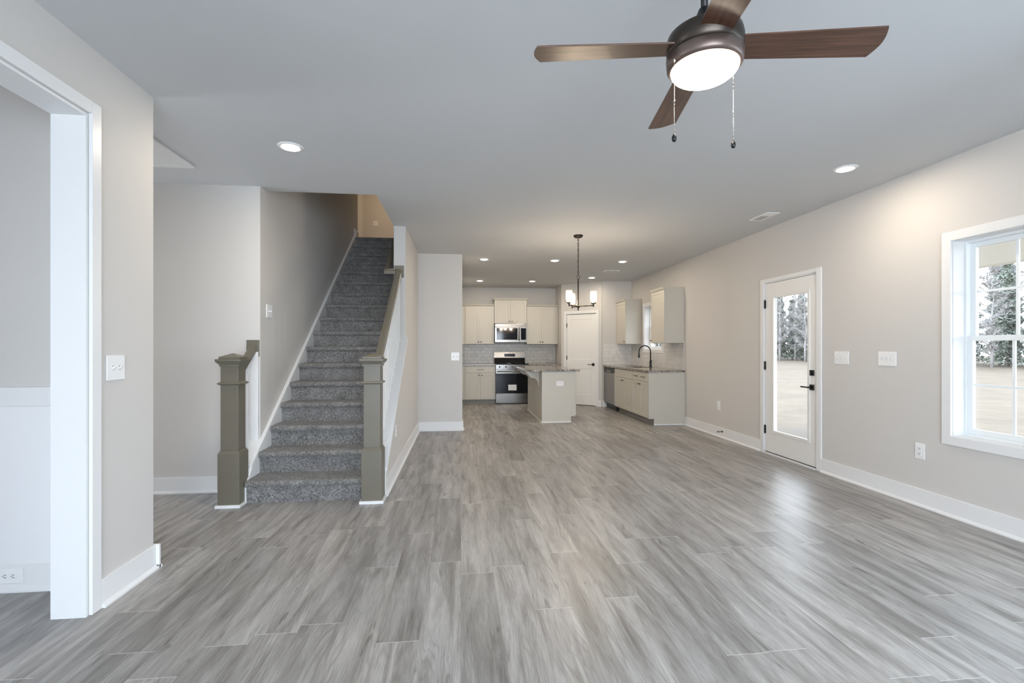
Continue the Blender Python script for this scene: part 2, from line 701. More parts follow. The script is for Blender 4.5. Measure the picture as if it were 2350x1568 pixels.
def wall_x(mb, x0, x1, y0, y1, z0, z1, holes=()):
    """wall lying along Y between x0..x1 with rectangular holes (ya,yb,za,zb)."""
    ys = sorted({y0, y1, *[h[0] for h in holes], *[h[1] for h in holes]})
    for a, b in zip(ys[:-1], ys[1:]):
        hs = [h for h in holes if h[0] <= a + 1e-6 and h[1] >= b - 1e-6]
        if not hs:
            mb.box(x0, x1, a, b, z0, z1)
        else:
            h = hs[0]
            if h[2] > z0 + 1e-4:
                mb.box(x0, x1, a, b, z0, h[2])
            if h[3] < z1 - 1e-4:
                mb.box(x0, x1, a, b, h[3], z1)
    return mb


DO = (4.610, 5.492, 0.0, 2.090)            # patio door opening
WO = (2.330, 3.240, 0.612, 2.105)          # living window opening
KO = (8.480, 9.320, 1.250, 2.120)          # kitchen window opening
SW = (-0.550, 0.360, 0.612, 2.105)         # two more unseen windows on the same wall, added to admit daylight
TW = (0.960, 1.870, 0.612, 2.105)
struct('wall_right', wall_x(MB(), XR, XR + 0.16, -2.86, 11.60, 0, H, [SW, TW, DO, WO, KO]), 'wall', 'long pale greige wall with window and glass door')

OPY = (0.45, 2.48, 0.0, 2.407)
struct('wall_left', wall_x(MB(), XL - 0.15, XL, -2.86, 2.97, 0, H, [OPY]), 'wall', 'left wall with a white cased opening')
struct('wall_dining', MB().box(-5.6, XL - 0.15, 2.79, 2.97, 0, H), 'wall', 'dining room wall')
struct('wall_hall', MB().box(-5.6, -1.92, 4.50, 4.62, 0, H), 'wall', 'hall wall left of the stairs')
struct('wall_hall_end', MB().box(-5.6, -5.48, -2.86, 3.25, 0, 0.9).box(-5.6, -5.48, 4.15, 4.50, 0, 0.9).box(-5.6, -5.48, -2.86, 0.0, 0.9, H).box(-5.6, -5.48, 2.0, 3.25, 0.9, H).box(-5.6, -5.48, 4.15, 4.50, 0.9, H).box(-5.6, -5.48, 3.25, 4.15, 2.1, H).box(-5.6, -5.48, 0.0, 2.0, 2.2, H), 'wall')  # gaps cut out of view to let in the dining and entry lamps
struct('wall_stair_left', MB().box(-1.92, OX0, 4.62, 8.56, 0, 5.62).box(-1.92, OX0, 4.50, 4.62, 0, H), 'wall', 'wall along the left of the stairs')
ks = MB()
ks.box(OX1, -0.66, 5.80, 7.44, 0, H)
struct('wall_stair_right', ks, 'wall', 'full-height wall along the right of the stairs')
struct('wall_kitchen_front', MB().box(OX1, 0.02, 7.44, 7.56, 0, H), 'wall', 'narrow wall facing the living room beside the kitchen')
struct('wall_kitchen_left', MB().box(-0.10, 0.02, 7.56, YK, 0, H), 'wall')
struct('wall_kitchen_back', MB().box(-0.10, 3.72, YK, YK + 0.14, 0, H), 'wall', 'kitchen back wall')
P1, P2 = (2.30, 10.755), (3.05, YP)
DV = Vector((P2[0] - P1[0], P2[1] - P1[1], 0))
DLEN = DV.length
DA = math.atan2(DV.y, DV.x)
struct('wall_pantry_side', MB().box(P1[0], P1[0] + 0.10, P1[1] + 0.005, YK, 0, H), 'wall')
struct('wall_pantry_end', MB().box(P2[0] + 0.01, 3.72, YP, YP + 0.10, 0, H), 'wall')

# rear wall with an unseen window bank added to admit fill, and remaining shell
rw = MB()
rw.box(-1.93, -1.5, -2.86, -2.74, 0, H).box(2.2, 3.72, -2.86, -2.74, 0, H)
rw.box(-1.5, 2.2, -2.86, -2.74, 0, 0.40).box(-1.5, 2.2, -2.86, -2.74, 2.2, H)
struct('wall_rear', rw, 'wall')
struct('wall_dining_rear', MB().box(-5.48, -1.93, -2.86, -2.74, 0, H), 'wall')
rf = MB()
for xx in (-1.5, -0.3, 0.94, 2.14):
    rf.box(xx, xx + 0.06, -2.84, -2.76, 0.40, 2.2)
rf.box(-1.44, 2.14, -2.83, -2.77, 0.40, 0.46).box(-1.44, 2.14, -2.83, -2.77, 2.14, 2.2).box(-1.44, 2.14, -2.83, -2.77, 1.28, 1.32)
struct('window_4', rf, 'trim')
df = MB()
for yy in (0.0, 0.97, 1.94):
    df.box(-5.58, -5.50, yy, yy + 0.06, 0.9, 2.2)
df.box(-5.58, -5.50, 0, 2.0, 0.9, 0.96).box(-5.58, -5.50, 0, 2.0, 2.14, 2.2).box(-5.58, -5.50, 0, 2.0, 1.53, 1.57)
struct('window_5', df, 'trim')  # unseen frame added where the dining fill lamp shines in

# upper storey round the stairwell
up = MB()
up.box(OX1, OX1 + 0.12, OY0 - 0.12, 8.20, H + 0.12, 5.62)
up.box(OX0 - 0.12, OX1 + 0.12, OY0 - 0.12, OY0, H + 0.12, 5.62)
struct('wall_upper_stairwell', up, 'wall')
struct('wall_upper_hall', MB().box(-4.2, 0.6, YK, YK + 0.12, H + 0.12, 5.62).box(-4.2, -4.08, 8.56, YK, H + 0.12, 5.62).box(0.48, 0.6, 8.2, YK, H + 0.12, 5.62).box(OX1 + 0.12, 0.48, 8.2, 8.32, H + 0.12, 5.62).box(-4.2, -1.92, 8.44, 8.56, H + 0.12, 5.62), 'wall', 'upstairs hall wall at the top of the stairs')
struct('ceiling_upper', MB().box(-4.3, 0.7, 4.4, 11.7, 5.62, 5.72), 'ceil')
struct('floor_landing', MB().box(-4.08, 0.48, Y_LAND + 0.03, YK, LANDING_Z - 0.2, LANDING_Z), 'carpet', 'carpeted upstairs landing')
struct('trim_upper_corner', MB().box(-2.46, -2.31, YK - 0.02, YK, LANDING_Z, 5.4), 'trim')
area_light('upstairs_hall_light', (-1.4, 10.2, 5.5), (0, 0, 0), 0.35, 0.35, 17, (1.0, 0.74, 0.48), 'DISK')


# ------------------------------------------------------------------ baseboards
def base_run(name, segs):
    """segs: list of (axis, a, b, face, sign): run along axis at wall face, thickness sign*0.016."""
    mb = MB()
    for ax, a, b, f, s in segs:
        t, ts, hh = 0.016 * s, 0.032 * s, 0.142
        if ax == 'y':
            mb.box(f, f + t, a, b, 0, hh, 0.003)
            mb.prism([(f, 0), (f + ts, 0), (f + ts, 0.010), (f + t, 0.024), (f, 0.024)], 'y', a, b)
        else:
            mb.box(a, b, f, f + t, 0, hh, 0.003)
            mb.prism([(f, 0), (f + ts, 0), (f + ts, 0.010), (f + t, 0.024), (f, 0.024)], 'x', a, b)
    return struct(name, mb, 'trim')


base_run('baseboard_right', [('y', -2.74, 4.546, XR, -1), ('y', 5.556, 7.575, XR, -1)])
base_run('baseboard_left', [('y', 2.55, 2.97, XL, 1), ('x', XL - 0.4, XL + 0.032, 2.97, 1)])
base_run('baseboard_hall', [('x', -5.48, -1.945, 4.50, -1)])
base_run('baseboard_stair', [('y', 4.20, 7.44, -0.66, 1)])
base_run('baseboard_kitchen_front', [('x', -0.644, 0.036, 7.44, -1), ('y', 7.44, 7.62, 0.02, 1)])
base_run('baseboard_dining', [('x', -5.48, -1.93, 2.79, -1)])
base_run('baseboard_pantry', [('x', 3.06, 3.13, YP, -1)])
struct('baseboard_upper', MB().box(OX0, OX0 + 0.016, Y_LAND, 8.56, LANDING_Z, LANDING_Z + 0.14), 'trim')

# wainscot in the dining room
struct('trim_1', MB().box(-5.48, -1.93, 2.778, 2.79, 0.142, 0.98), 'wains', 'white wainscot panel')
struct('trim_2', MB().box(-5.48, -1.93, 2.766, 2.79, 0.978, 1.079, 0.003), 'trim', 'white chair rail board')

# ------------------------------------------------------------------ cased opening on the left
z0h, z1h = OPY[3], OPY[3] + 0.068
co = MB()
for X0, X1 in ((XL, XL + 0.017), (XL - 0.167, XL - 0.15)):
    co.box(X0, X1, 2.486, 2.548, 0, z1h, 0.003)
    co.box(X0, X1, 0.382, 0.444, 0, z1h, 0.003)
    co.box(X0, X1, 0.444, 2.486, z0h + 0.006, z1h, 0.003)
co.box(XL - 0.152, XL + 0.002, 2.468, 2.48, 0, z0h - 0.012)
co.box(XL - 0.152, XL + 0.002, 0.45, 0.462, 0, z0h - 0.012)
co.box(XL - 0.152, XL + 0.002, 0.45, 2.48, z0h - 0.012, z0h)
struct('trim_3', co, 'trim', 'white casing of the opening to the dining room')

# ------------------------------------------------------------------ staircase
SX0, SX1 = -1.765, -0.79
st = thing('staircase', 'straight flight of grey carpeted stairs between white skirt boards', 'staircase', (-1.28, YS0, 0))
so = (-1.28, YS0, 0)
for i in range(NSTEP):
    y0 = YS0 + i * RUN
    zt = (i + 1) * RISE
    zb = i * RISE
    last = i == NSTEP - 1
    yb = y0 + RUN + (0.02 if last else 0.0)
    n = []
    r = 0.020
    # outline in (y,z): riser, bullnose, tread
    n.append((y0 + 0.022, zb - (0.0 if i == 0 else 0.05)))
    n.append((y0 + 0.022, zt - 0.052))
    for k in range(7):
        a = -PI / 2 - k * PI / 6 * 1.0
        n.append((y0 + 0.012 + 0.026 * math.cos(a), zt - 0.026 + 0.026 * math.sin(a)))
    n.append((yb + 0.022, zt))
    n.append((yb + 0.022, zb - (0.0 if i == 0 else 0.05)))
    mb = MB()
    mb.prism(n, 'x', SX0, SX1)
    obj('step', mb, 'carpet', st, so)


def slope_poly(ya, yb, top, bot):
    return [(ya, nose(ya) + bot), (yb, nose(yb) + bot), (yb, nose(yb) + top), (ya, nose(ya) + top)]


ye = YS0 + 16 * RUN
sk = MB()
sk.prism([(4.495, 0.1), (ye + 0.2, nose(ye) - 0.3), (ye + 0.12, LANDING_Z + 0.14), (ye, nose(ye) + 0.035), (4.495, nose(4.495) + 0.018)], 'x', -1.798, SX0, 0.002)
obj('skirt_board', sk, 'trim', st, so)
# closed stringer wall on the right
kw = MB()
kw.prism([(4.19, 0), (5.80, 0), (5.80, nose(5.80) - 0.01), (4.19, nose(4.19) - 0.01)], 'x', -0.79, -0.66)
obj('stringer_wall', kw, 'wall', st, so)
sf = MB()
sf.prism([(4.185, 0), (4.23, 0), (4.23, nose(4.23) - 0.10), (5.80, nose(5.80) - 0.045), (5.80, nose(5.80) + 0.0), (4.185, nose(4.185) + 0.0)], 'x', -0.66, -0.645, 0.002)
obj('stringer_trim', sf, 'trim', st, so)
sc_ = MB()
sc_.prism(slope_poly(4.185, 5.80, 0.022, -0.008), 'x', -0.805, -0.635, 0.003)
obj('stringer_cap', sc_, 'trim', st, so)
# short stringer wall on the left between newel and hall wall
kl = MB()
kl.prism([(4.185, 0), (4.494, 0), (4.494, nose(4.494) - 0.005), (4.25, nose(4.25) - 0.005), (4.185, nose(4.185) - 0.045)], 'x', -1.935, SX0)
kl.prism([(4.128, 0), (4.1845, 0), (4.1845, nose(4.1845) - 0.03), (4.128, nose(4.128) - 0.055)], 'x', -1.7725, SX0 + 0.001)
obj('stringer_wall', kl, 'trim', st, so)
cl = MB()
cl.prism(slope_poly(4.24, 4.494, 0.019, -0.006), 'x', -1.945, SX0, 0.002)
obj('stringer_cap', cl, 'trim', st, so)

RAILPROF = [(-0.030, -0.030), (0.030, -0.030), (0.033, 0.005), (0.028, 0.024), (0.012, 0.032), (-0.012, 0.032), (-0.028, 0.024), (-0.033, 0.005)]


def newel(parent, cx, cy, off):
    b = MB()
    b.box(cx - 0.083, cx + 0.083, cy - 0.083, cy + 0.083, 0.0, 0.435, 0.002)
    b.frustum(cx, cy, 0.435, 0.458, 0.160, 0.137)
    b.box(cx - 0.0675, cx + 0.0675, cy - 0.0675, cy + 0.0675, 0.458, 1.150, 0.002)
    b.frustum(cx, cy, 0.985, 0.995, 0.140, 0.172)
    b.box(cx - 0.086, cx + 0.086, cy - 0.086, cy + 0.086, 0.995, 1.003)
    b.frustum(cx, cy, 1.003, 1.012, 0.165, 0.140)
    p = obj('newel_post', b, 'newel', parent, off)
    cp = MB()
    cp.box(cx - 0.075, cx + 0.075, cy - 0.075, cy + 0.075, 1.135, 1.152, 0.002)
    cp.frustum(cx, cy, 1.152, 1.178, 0.152, 0.194)
    cp.box(cx - 0.098, cx + 0.098, cy - 0.098, cy + 0.098, 1.178, 1.196, 0.003)
    cp.box(cx - 0.078, cx + 0.078, cy - 0.078, cy + 0.078, 1.196, 1.214, 0.002)
    cp.frustum(cx, cy, 1.214, 1.243, 0.152, 0.004)
    obj('cap', cp, 'newel', p)
    p_children_fix(p, off)
    return p


def p_children_fix(p, off):
    for ch in p.children:
        ch.data.transform(Matrix.Translation(-Vector(off)))


NRX, NLX, NY = -0.734, -1.856, 4.102
ro = (NRX, NY, 0)
rr = thing('stair_railing', 'long taupe stair railing with white balusters on the right of the stairs', 'stair railing', ro)
npst = newel(rr, NRX, NY, ro)
sh = MB()
sh.box(NRX - 0.098, NRX + 0.098, NY - 0.098, NY + 0.084, 0, 0.024, 0.003)
obj('shoe_molding', sh, 'trim', rr, ro)
dz = 0.835
yb = 5.745
hr = MB()
hr.sweep([(NRX, NY + 0.05, nose(NY + 0.05) + dz), (NRX, yb, nose(yb) + dz), (-0.875, yb, nose(yb) + dz), (-0.875, 8.35, nose(8.35) + dz)], RAILPROF)
obj('handrail', hr, 'newel', rr, ro)
rs = MB().box(NRX - 0.055, NRX + 0.055, 5.778, 5.80, nose(5.76) + dz - 0.07, nose(5.76) + dz + 0.07, 0.004)
obj('rosette', rs, 'newel', rr, ro)
for yk in (6.4, 7.2, 8.0):
    bk = MB().tube([(-0.80, yk, nose(yk) + dz - 0.09), (-0.85, yk, nose(yk) + dz - 0.085), (-0.875, yk, nose(yk) + dz - 0.03)], 0.008)
    obj('rail_bracket', bk, 'bronze', rr, ro)
y = 4.275
while y < 5.76:
    b = MB()
    b.prism([(y - 0.016, nose(y - 0.016) + 0.018), (y + 0.016, nose(y + 0.016) + 0.018), (y + 0.016, nose(y + 0.016) + dz - 0.028), (y - 0.016, nose(y - 0.016) + dz - 0.028)], 'x', NRX - 0.016, NRX + 0.016)
    obj('baluster', b, 'trim', rr, ro)
    y += 0.104

lo_ = (NLX, NY + 0.012, 0)
lr = thing('stair_railing', 'short taupe railing with newel post left of the stair foot', 'stair railing', lo_)
newel(lr, NLX, NY + 0.012, lo_)
sh = MB()
sh.box(NLX - 0.098, NLX + 0.094, NY - 0.086, NY + 0.098, 0, 0.024, 0.003)
sh.box(NLX + 0.07, NLX + 0.112, NY + 0.07, NY + 0.13, 0, 0.024, 0.003)
obj('shoe_molding', sh, 'trim', lr, lo_)
hl = MB()
hl.sweep([(NLX, NY + 0.06, nose(NY + 0.06) + dz), (NLX, 4.48, nose(4.48) + dz)], RAILPROF)
obj('handrail', hl, 'newel', lr, lo_)
zc = nose(4.47) + dz + 0.01
rs = MB().box(NLX - 0.055, NLX + 0.052, 4.478, 4.50, zc - 0.075, zc + 0.075, 0.004)
obj('rosette', rs, 'newel', lr, lo_)
for y in (4.26, 4.365):
    b = MB()
    b.prism([(y - 0.016, nose(y - 0.016) + 0.02), (y + 0.016, nose(y + 0.016) + 0.02), (y + 0.016, nose(y + 0.016) + dz - 0.028), (y - 0.016, nose(y - 0.016) + dz - 0.028)], 'x', NLX - 0.016, NLX + 0.016)
    obj('baluster', b, 'trim', lr, lo_)
b = MB()
b.prism([(4.47, nose(4.47) + 0.02), (4.50, nose(4.50) + 0.02), (4.50, nose(4.50) + dz - 0.02), (4.47, nose(4.47) + dz - 0.03)], 'x', NLX - 0.045, NLX + 0.05)
obj('half_newel', b, 'trim', lr, lo_)

# ------------------------------------------------------------------ patio door (door_1)
d1 = struct_root('door_1', (XR, 5.05, 0), 0, 'white glass patio door with black hardware')
do = (XR, 5.05, 0)
cs = MB()
for a, b_ in ((4.548, 4.616), (5.486, 5.554)):
    cs.box(XR - 0.017, XR, a, b_, 0, 2.126, 0.003)
cs.box(XR - 0.017, XR, 4.616, 5.486, 2.084, 2.126, 0.003)
obj('door_casing', cs, 'trim', d1, do)
jb = MB()
jb.box(XR, XR + 0.13, 4.612, 4.630, 0.02, 2.072).box(XR, XR + 0.13, 5.472, 5.490, 0.02, 2.072).box(XR, XR + 0.13, 4.612, 5.490, 2.072, 2.088)
obj('door_jamb', jb, 'trim', d1, do)
SX = XR + 0.004
sl = MB()
GA, GB, GZ0, GZ1 = 4.745, 5.325, 0.285, 1.895
sl.box(SX, SX + 0.045, 4.633, GA, 0.022, 2.068, 0.002)
sl.box(SX, SX + 0.045, GB, 5.468, 0.022, 2.068, 0.002)
sl.box(SX, SX + 0.045, GA, GB, 0.022, GZ0, 0.002)
sl.box(SX, SX + 0.045, GA, GB, GZ1, 2.068, 0.002)
slab = obj('door_panel', sl, 'doorpaint', d1, do)
gf = MB()
for (a, b_, c_, d_) in ((GA - 0.022, GA + 0.012, GZ0 - 0.022, GZ1 + 0.022), (GB - 0.012, GB + 0.022, GZ0 - 0.022, GZ1 + 0.022), (GA + 0.012, GB - 0.012, GZ0 - 0.022, GZ0 + 0.012), (GA + 0.012, GB - 0.012, GZ1 - 0.012, GZ1 + 0.022)):
    gf.box(SX - 0.010, SX + 0.02, a, b_, c_, d_, 0.004)
obj('glazing_frame', gf, 'doorpaint', d1, do)
obj('glass_pane', MB().box(SX + 0.016, SX + 0.022, GA + 0.002, GB - 0.002, GZ0 + 0.002, GZ1 - 0.002), 'glass', d1, do)
for hz in (0.29, 1.07, 1.82):
    obj('hinge', MB().box(XR - 0.006, XR + 0.003, 5.464, 5.482, hz - 0.05, hz + 0.05, 0.002).tube([(XR - 0.008, 5.473, hz - 0.052), (XR - 0.008, 5.473, hz + 0.052)], 0.007), 'black', d1, do)
obj('deadbolt', MB().box(SX - 0.012, SX, 4.662, 4.722, 0.99, 1.05, 0.003).box(SX - 0.028, SX - 0.012, 4.687, 4.697, 1.005, 1.035, 0.002), 'black', d1, do)
lv = MB().box(SX - 0.012, SX, 4.662, 4.722, 0.835, 0.895, 0.003)
lv.tube([(SX - 0.01, 4.692, 0.866), (SX - 0.05, 4.692, 0.866)], 0.010)
lv.box(SX - 0.058, SX - 0.044, 4.684, 4.80, 0.858, 0.874, 0.003)
obj('lever_handle', lv, 'black', d1, do)
obj('threshold', MB().box(XR - 0.02, XR + 0.14, 4.62, 5.48, 0.0, 0.012).box(XR - 0.002, XR + 0.03, 4.633, 5.468, 0.012, 0.024), 'blackplastic', d1, do)
obj('sill_strip', MB().box(XR - 0.028, XR - 0.018, 4.616, 5.486, 0, 0.022, 0.003), 'trim', d1, do)

# ------------------------------------------------------------------ windows


def dh_window(name, O, cols, cas, label):
    y0, y1, z0, z1 = O
    ym = (y0 + y1) / 2
    w = struct_root(name, (XR, ym, z0), 0, label)
    off = (XR, ym, z0)
    t = MB()
    cw = cas
    for a, b_ in ((y0 - cw, y0 + 0.004), (y1 - 0.004, y1 + cw)):
        t.box(XR - 0.018, XR, a, b_, z0 - cw, z1 + cw, 0.003)
    t.box(XR - 0.018, XR, y0, y1, z0 - cw, z0 + 0.004, 0.003)
    t.box(XR - 0.018, XR, y0, y1, z1 - 0.004, z1 + cw, 0.003)
    obj('window_casing', t, 'trim', w, off)
    j = MB()
    j.box(XR, XR + 0.094, y0, y0 + 0.008, z0, z1).box(XR, XR + 0.094, y1 - 0.008, y1, z0, z1).box(XR, XR + 0.094, y0 + 0.008, y1 - 0.008, z0, z0 + 0.008).box(XR, XR + 0.094, y0 + 0.008, y1 - 0.008, z1 - 0.008, z1)
    obj('window_jamb', j, 'trim', w, off)
    f = MB()
    fx0, fx1 = XR + 0.095, XR + 0.16
    fw = 0.026
    f.box(fx0, fx1, y0, y0 + fw, z0, z1, 0.003).box(fx0, fx1, y1 - fw, y1, z0, z1, 0.003).box(fx0, fx1, y0 + fw, y1 - fw, z0, z0 + fw, 0.003).box(fx0, fx1, y0 + fw, y1 - fw, z1 - fw, z1, 0.003)
    obj('window_frame', f, 'vinyl', w, off)
    zm = z0 + (z1 - z0) * 0.5

    def sash(sx, za, zb, bw):
        s = MB()
        a, b_ = y0 + fw, y1 - fw
        s.box(sx, sx + 0.028, a, a + bw, za, zb, 0.003).box(sx, sx + 0.028, b_ - bw, b_, za, zb, 0.003)
        s.box(sx, sx + 0.028, a + bw, b_ - bw, za, za + bw, 0.003).box(sx, sx + 0.028, a + bw, b_ - bw, zb - bw, zb, 0.003)
        so_ = obj('window_sash', s, 'vinyl', w, off)
        g = MB()
        ga, gb, gz0, gz1 = a + bw, b_ - bw, za + bw, zb - bw
        for k in range(1, cols):
            yy = ga + (gb - ga) * k / cols
            g.box(sx + 0.008, sx + 0.020, yy - 0.009, yy + 0.009, gz0, gz1)
        zz = (gz0 + gz1) / 2
        g.box(sx + 0.009, sx + 0.019, ga, gb, zz - 0.009, zz + 0.009)
        o1 = obj('muntin_grid', g, 'vinyl', so_)
        o1.data.transform(Matrix.Translation(-Vector(off)))
        o2 = obj('glass_pane', MB().box(sx + 0.012, sx + 0.016, ga - 0.004, gb + 0.004, gz0 - 0.004, gz1 + 0.004), 'glass', so_)
        o2.data.transform(Matrix.Translation(-Vector(off)))
    sash(XR + 0.128, zm - 0.02, z1 - fw, 0.036)
    sash(XR + 0.098, z0 + fw, zm + 0.02, 0.040)
    lk = MB().box(XR + 0.085, XR + 0.10, ym - 0.05, ym + 0.05, zm + 0.016, zm + 0.028, 0.003)
    obj('sash_lock', lk, 'vinyl', w, off)
    return w


dh_window('window_1', WO, 3, 0.066, 'white double-hung window at the right edge')
dh_window('window_3', SW, 3, 0.066, 'unseen white double-hung window beside the camera')
dh_window('window_6', TW, 3, 0.066, 'unseen white double-hung window beside the camera')
dh_window('window_2', KO, 2, 0.066, 'small white window over the kitchen sink')


# ------------------------------------------------------------------ wall plates
def plate(name, loc, rotz, w, h, kind, label, cat, gangs=1, horiz=False):
    t = thing(name, label, cat, loc, rotz)
    p = MB()
    p.box(-w / 2, w / 2, -0.007, 0, -h / 2, h / 2, 0.003)
    obj('cover_plate', p, 'plate', t)
    for k in range(gangs):
        x = (k - (gangs - 1) / 2) * 0.046
        if kind == 'switch':
            s = MB().box(x - 0.005, x + 0.005, -0.0078, -0.006, -0.012, 0.012)
            o = obj('switch_slot', s, 'slotgrey', t)
            obj('toggle', MB().prism([(-0.007, -0.011), (-0.007, 0.004), (-0.019, 0.011), (-0.019, 0.004)], 'x', x - 0.0045, x + 0.0045), 'plate', t)
        else:
            for sgn in (-1, 1):
                if horiz:
                    r = MB().box(sgn * 0.02 - 0.014, sgn * 0.02 + 0.014, -0.0095, -0.006, -0.017, 0.017, 0.003)
                else:
                    r = MB().box(-0.017, 0.017, -0.0095, -0.006, sgn * 0.02 - 0.014, sgn * 0.02 + 0.014, 0.003)
                ro_ = obj('receptacle', r, 'plate', t)
                s = MB()
                if horiz:
                    s.box(sgn * 0.02 - 0.005, sgn * 0.02 + 0.005, -0.0105, -0.009, 0.005, 0.008).box(sgn * 0.02 - 0.005, sgn * 0.02 + 0.005, -0.0105, -0.009, -0.008, -0.005)
                    s.box(sgn * 0.02 - 0.012, sgn * 0.02 - 0.008, -0.0105, -0.009, -0.002, 0.002)
                else:
                    s.box(0.005, 0.008, -0.0105, -0.009, sgn * 0.02 - 0.003, sgn * 0.02 + 0.007).box(-0.008, -0.005, -0.0105, -0.009, sgn * 0.02 - 0.003, sgn * 0.02 + 0.007)
                    s.box(-0.002, 0.002, -0.0105, -0.009, sgn * 0.02 - 0.011, sgn * 0.02 - 0.007)
                obj('slots', s, 'slot', ro_)
    return t


R_, L_ = -PI / 2, PI / 2
plate('light_switch', (XR, 4.294, 1.188), R_, 0.176, 0.124, 'switch', 'triple white light switch on the right wall close beside the patio door', 'light switch', 3)
plate('light_switch', (XR, 3.791, 1.190), R_, 0.176, 0.124, 'switch', 'triple white light switch on the right wall midway between patio door and large window', 'light switch', 3)
plate('light_switch', (XL, 2.662, 1.184), L_, 0.128, 0.128, 'switch', 'double white light switch on the left wall beside the cased opening', 'light switch', 2)
plate('light_switch', (OX0, 4.694, 1.631), L_, 0.128, 0.124, 'switch', 'double white light switch on the wall up along the left of the stairs', 'light switch', 2)
plate('light_switch', (-0.091, 7.44, 1.152), 0, 0.128, 0.128, 'switch', 'double white light switch on the narrow wall left of the kitchen', 'light switch', 2)
plate('wall_outlet', (XR, 3.492, 0.446), R_, 0.082, 0.126, 'outlet', 'white wall outlet low on the right wall beneath the large window corner', 'outlet')
plate('wall_outlet', (XR, 6.529, 0.450), R_, 0.075, 0.126, 'outlet', 'white wall outlet low on the right wall between patio door and kitchen cabinets', 'outlet')
plate('wall_outlet', (-0.66, 4.93, 0.445), L_, 0.075, 0.120, 'outlet', 'small white wall outlet on the wall below the stair stringer', 'outlet')
plate('wall_outlet', (-2.362, 2.774, 0.085), 0, 0.126, 0.080, 'outlet', 'horizontal white outlet set in the dining room baseboard', 'outlet', horiz=True)
plate('light_switch', (-2.00, YK, LANDING_Z + 1.05), 0, 0.115, 0.125, 'switch', 'white light switch on the upstairs wall above the stairs', 'light switch', 1)

dsr = thing('door_stop', 'small black door stop on the right baseboard', 'door stop', (XR - 0.016, 6.41, 0.092), 0)
obj('stop_rod', MB().tube([(0, 0, 0), (-0.006, 0, 0)], 0.013, 12).tube([(-0.004, 0, 0), (-0.066, 0, 0)], 0.0045, 10), 'black', dsr)
obj('rubber_tip', MB().tube([(-0.064, 0, 0), (-0.078, 0, 0)], 0.008, 12), 'black', dsr)


# ------------------------------------------------------------------ ceiling fixtures
def downlight(x, y, power, label, group=None):
    t = thing('recessed_light', label, 'ceiling light', (x, y, H), 0, group)
    ring = MB().lathe([(0.058, -0.002), (0.060, -0.008), (0.074, -0.008), (0.088, -0.003), (0.089, 0.0)], seg=40)
    obj('trim_ring', ring, 'plate', t)
    obj('lens', MB().lathe([(0.0, -0.0105), (0.057, -0.0105), (0.0575, -0.0085)], seg=40), 'lens', t)
    a = area_light('downlight_lamp', (0, 0, -0.016), (0, 0, 0), 0.11, 0.11, power, WARM, 'DISK', t)
    return t


downlight(-1.227, 3.59, 10, 'recessed ceiling light near the stair foot with a white trim ring')
downlight(3.103, 3.546, 8, 'recessed ceiling light near the right wall above the patio door')
KP = 6.0
downlight(0.377, 7.80, KP, 'recessed kitchen ceiling light nearest row leftmost by the narrow wall')
downlight(1.552, 7.79, KP, 'recessed kitchen ceiling light in the middle of the nearer row')
downlight(2.706, 7.76, KP, 'recessed kitchen ceiling light at the right of the nearer row')
downlight(0.406, 10.30, KP, 'recessed kitchen ceiling light in the rear row above the left wall cabinets')
downlight(1.545, 10.25, KP, 'recessed kitchen ceiling light in the rear row in front of the microwave')
downlight(2.690, 9.60, KP, 'recessed kitchen ceiling light in front of the pantry door')


def vent(x, y, wx, wy, label):
    t = thing('ceiling_vent', label, 'air vent', (x, y, H))
    f = MB()
    b = 0.022
    f.box(-wx / 2, wx / 2, -wy / 2, -wy / 2 + b, -0.008, 0, 0.002).box(-wx / 2, wx / 2, wy / 2 - b, wy / 2, -0.008, 0, 0.002)
    f.box(-wx / 2, -wx / 2 + b, -wy / 2 + b, wy / 2 - b, -0.008, 0, 0.002).box(wx / 2 - b, wx / 2, -wy / 2 + b, wy / 2 - b, -0.008, 0, 0.002)
    obj('vent_frame', f, 'plate', t)
    obj('vent_shade_panel', MB().box(-wx / 2 + b, wx / 2 - b, -wy / 2 + b, wy / 2 - b, -0.0058, -0.0005), 'vent_shade', t)  # dark panel painting in the shade behind the louvers
    l = MB()
    la, lb = (wx, wy) if wx < wy else (wy, wx)
    n = 5 if wx < wy else 3
    for k in range(n):
        c_ = -la / 2 + b + (la - 2 * b) * (k + 0.5) / n
        if wx < wy:
            l.box(c_ - 0.004, c_ + 0.004, -wy / 2 + b, wy / 2 - b, -0.0075, -0.0058)
        else:
            l.box(-wx / 2 + b, wx / 2 - b, c_ - 0.004, c_ + 0.004, -0.0075, -0.0058)
    if wx < wy:
        l.box(-wx / 2 + b, wx / 2 - b, -wy / 2 + b, -0.03, -0.0078, -0.0058)
    else:
        l.box(-0.006, 0.006, -wy / 2 + b, wy / 2 - b, -0.0078, -0.0058)
    obj('louvers', l, 'plate', t)


vent(3.337, 4.93, 0.15, 0.32, 'white rectangular ceiling vent close to the right wall')
vent(2.83, 8.74, 0.28, 0.16, 'white rectangular ceiling vent over the kitchen floor')

ht = thing('attic_hatch', 'white framed attic access hatch in the hall ceiling', 'ceiling hatch', (-2.45, 3.70, H))
hf = MB()
for (a, b_, c_, d_) in ((-0.37, 0.325, -0.40, -0.345), (-0.37, 0.325, 0.305, 0.36), (-0.37, -0.315, -0.345, 0.305), (0.27, 0.325, -0.345, 0.305)):
    hf.box(a, b_, c_, d_, -0.018, 0, 0.003)
obj('hatch_frame', hf, 'trim', ht)
obj('hatch_panel', MB().box(-0.315, 0.27, -0.345, 0.305, -0.008, 0), 'trim', ht)

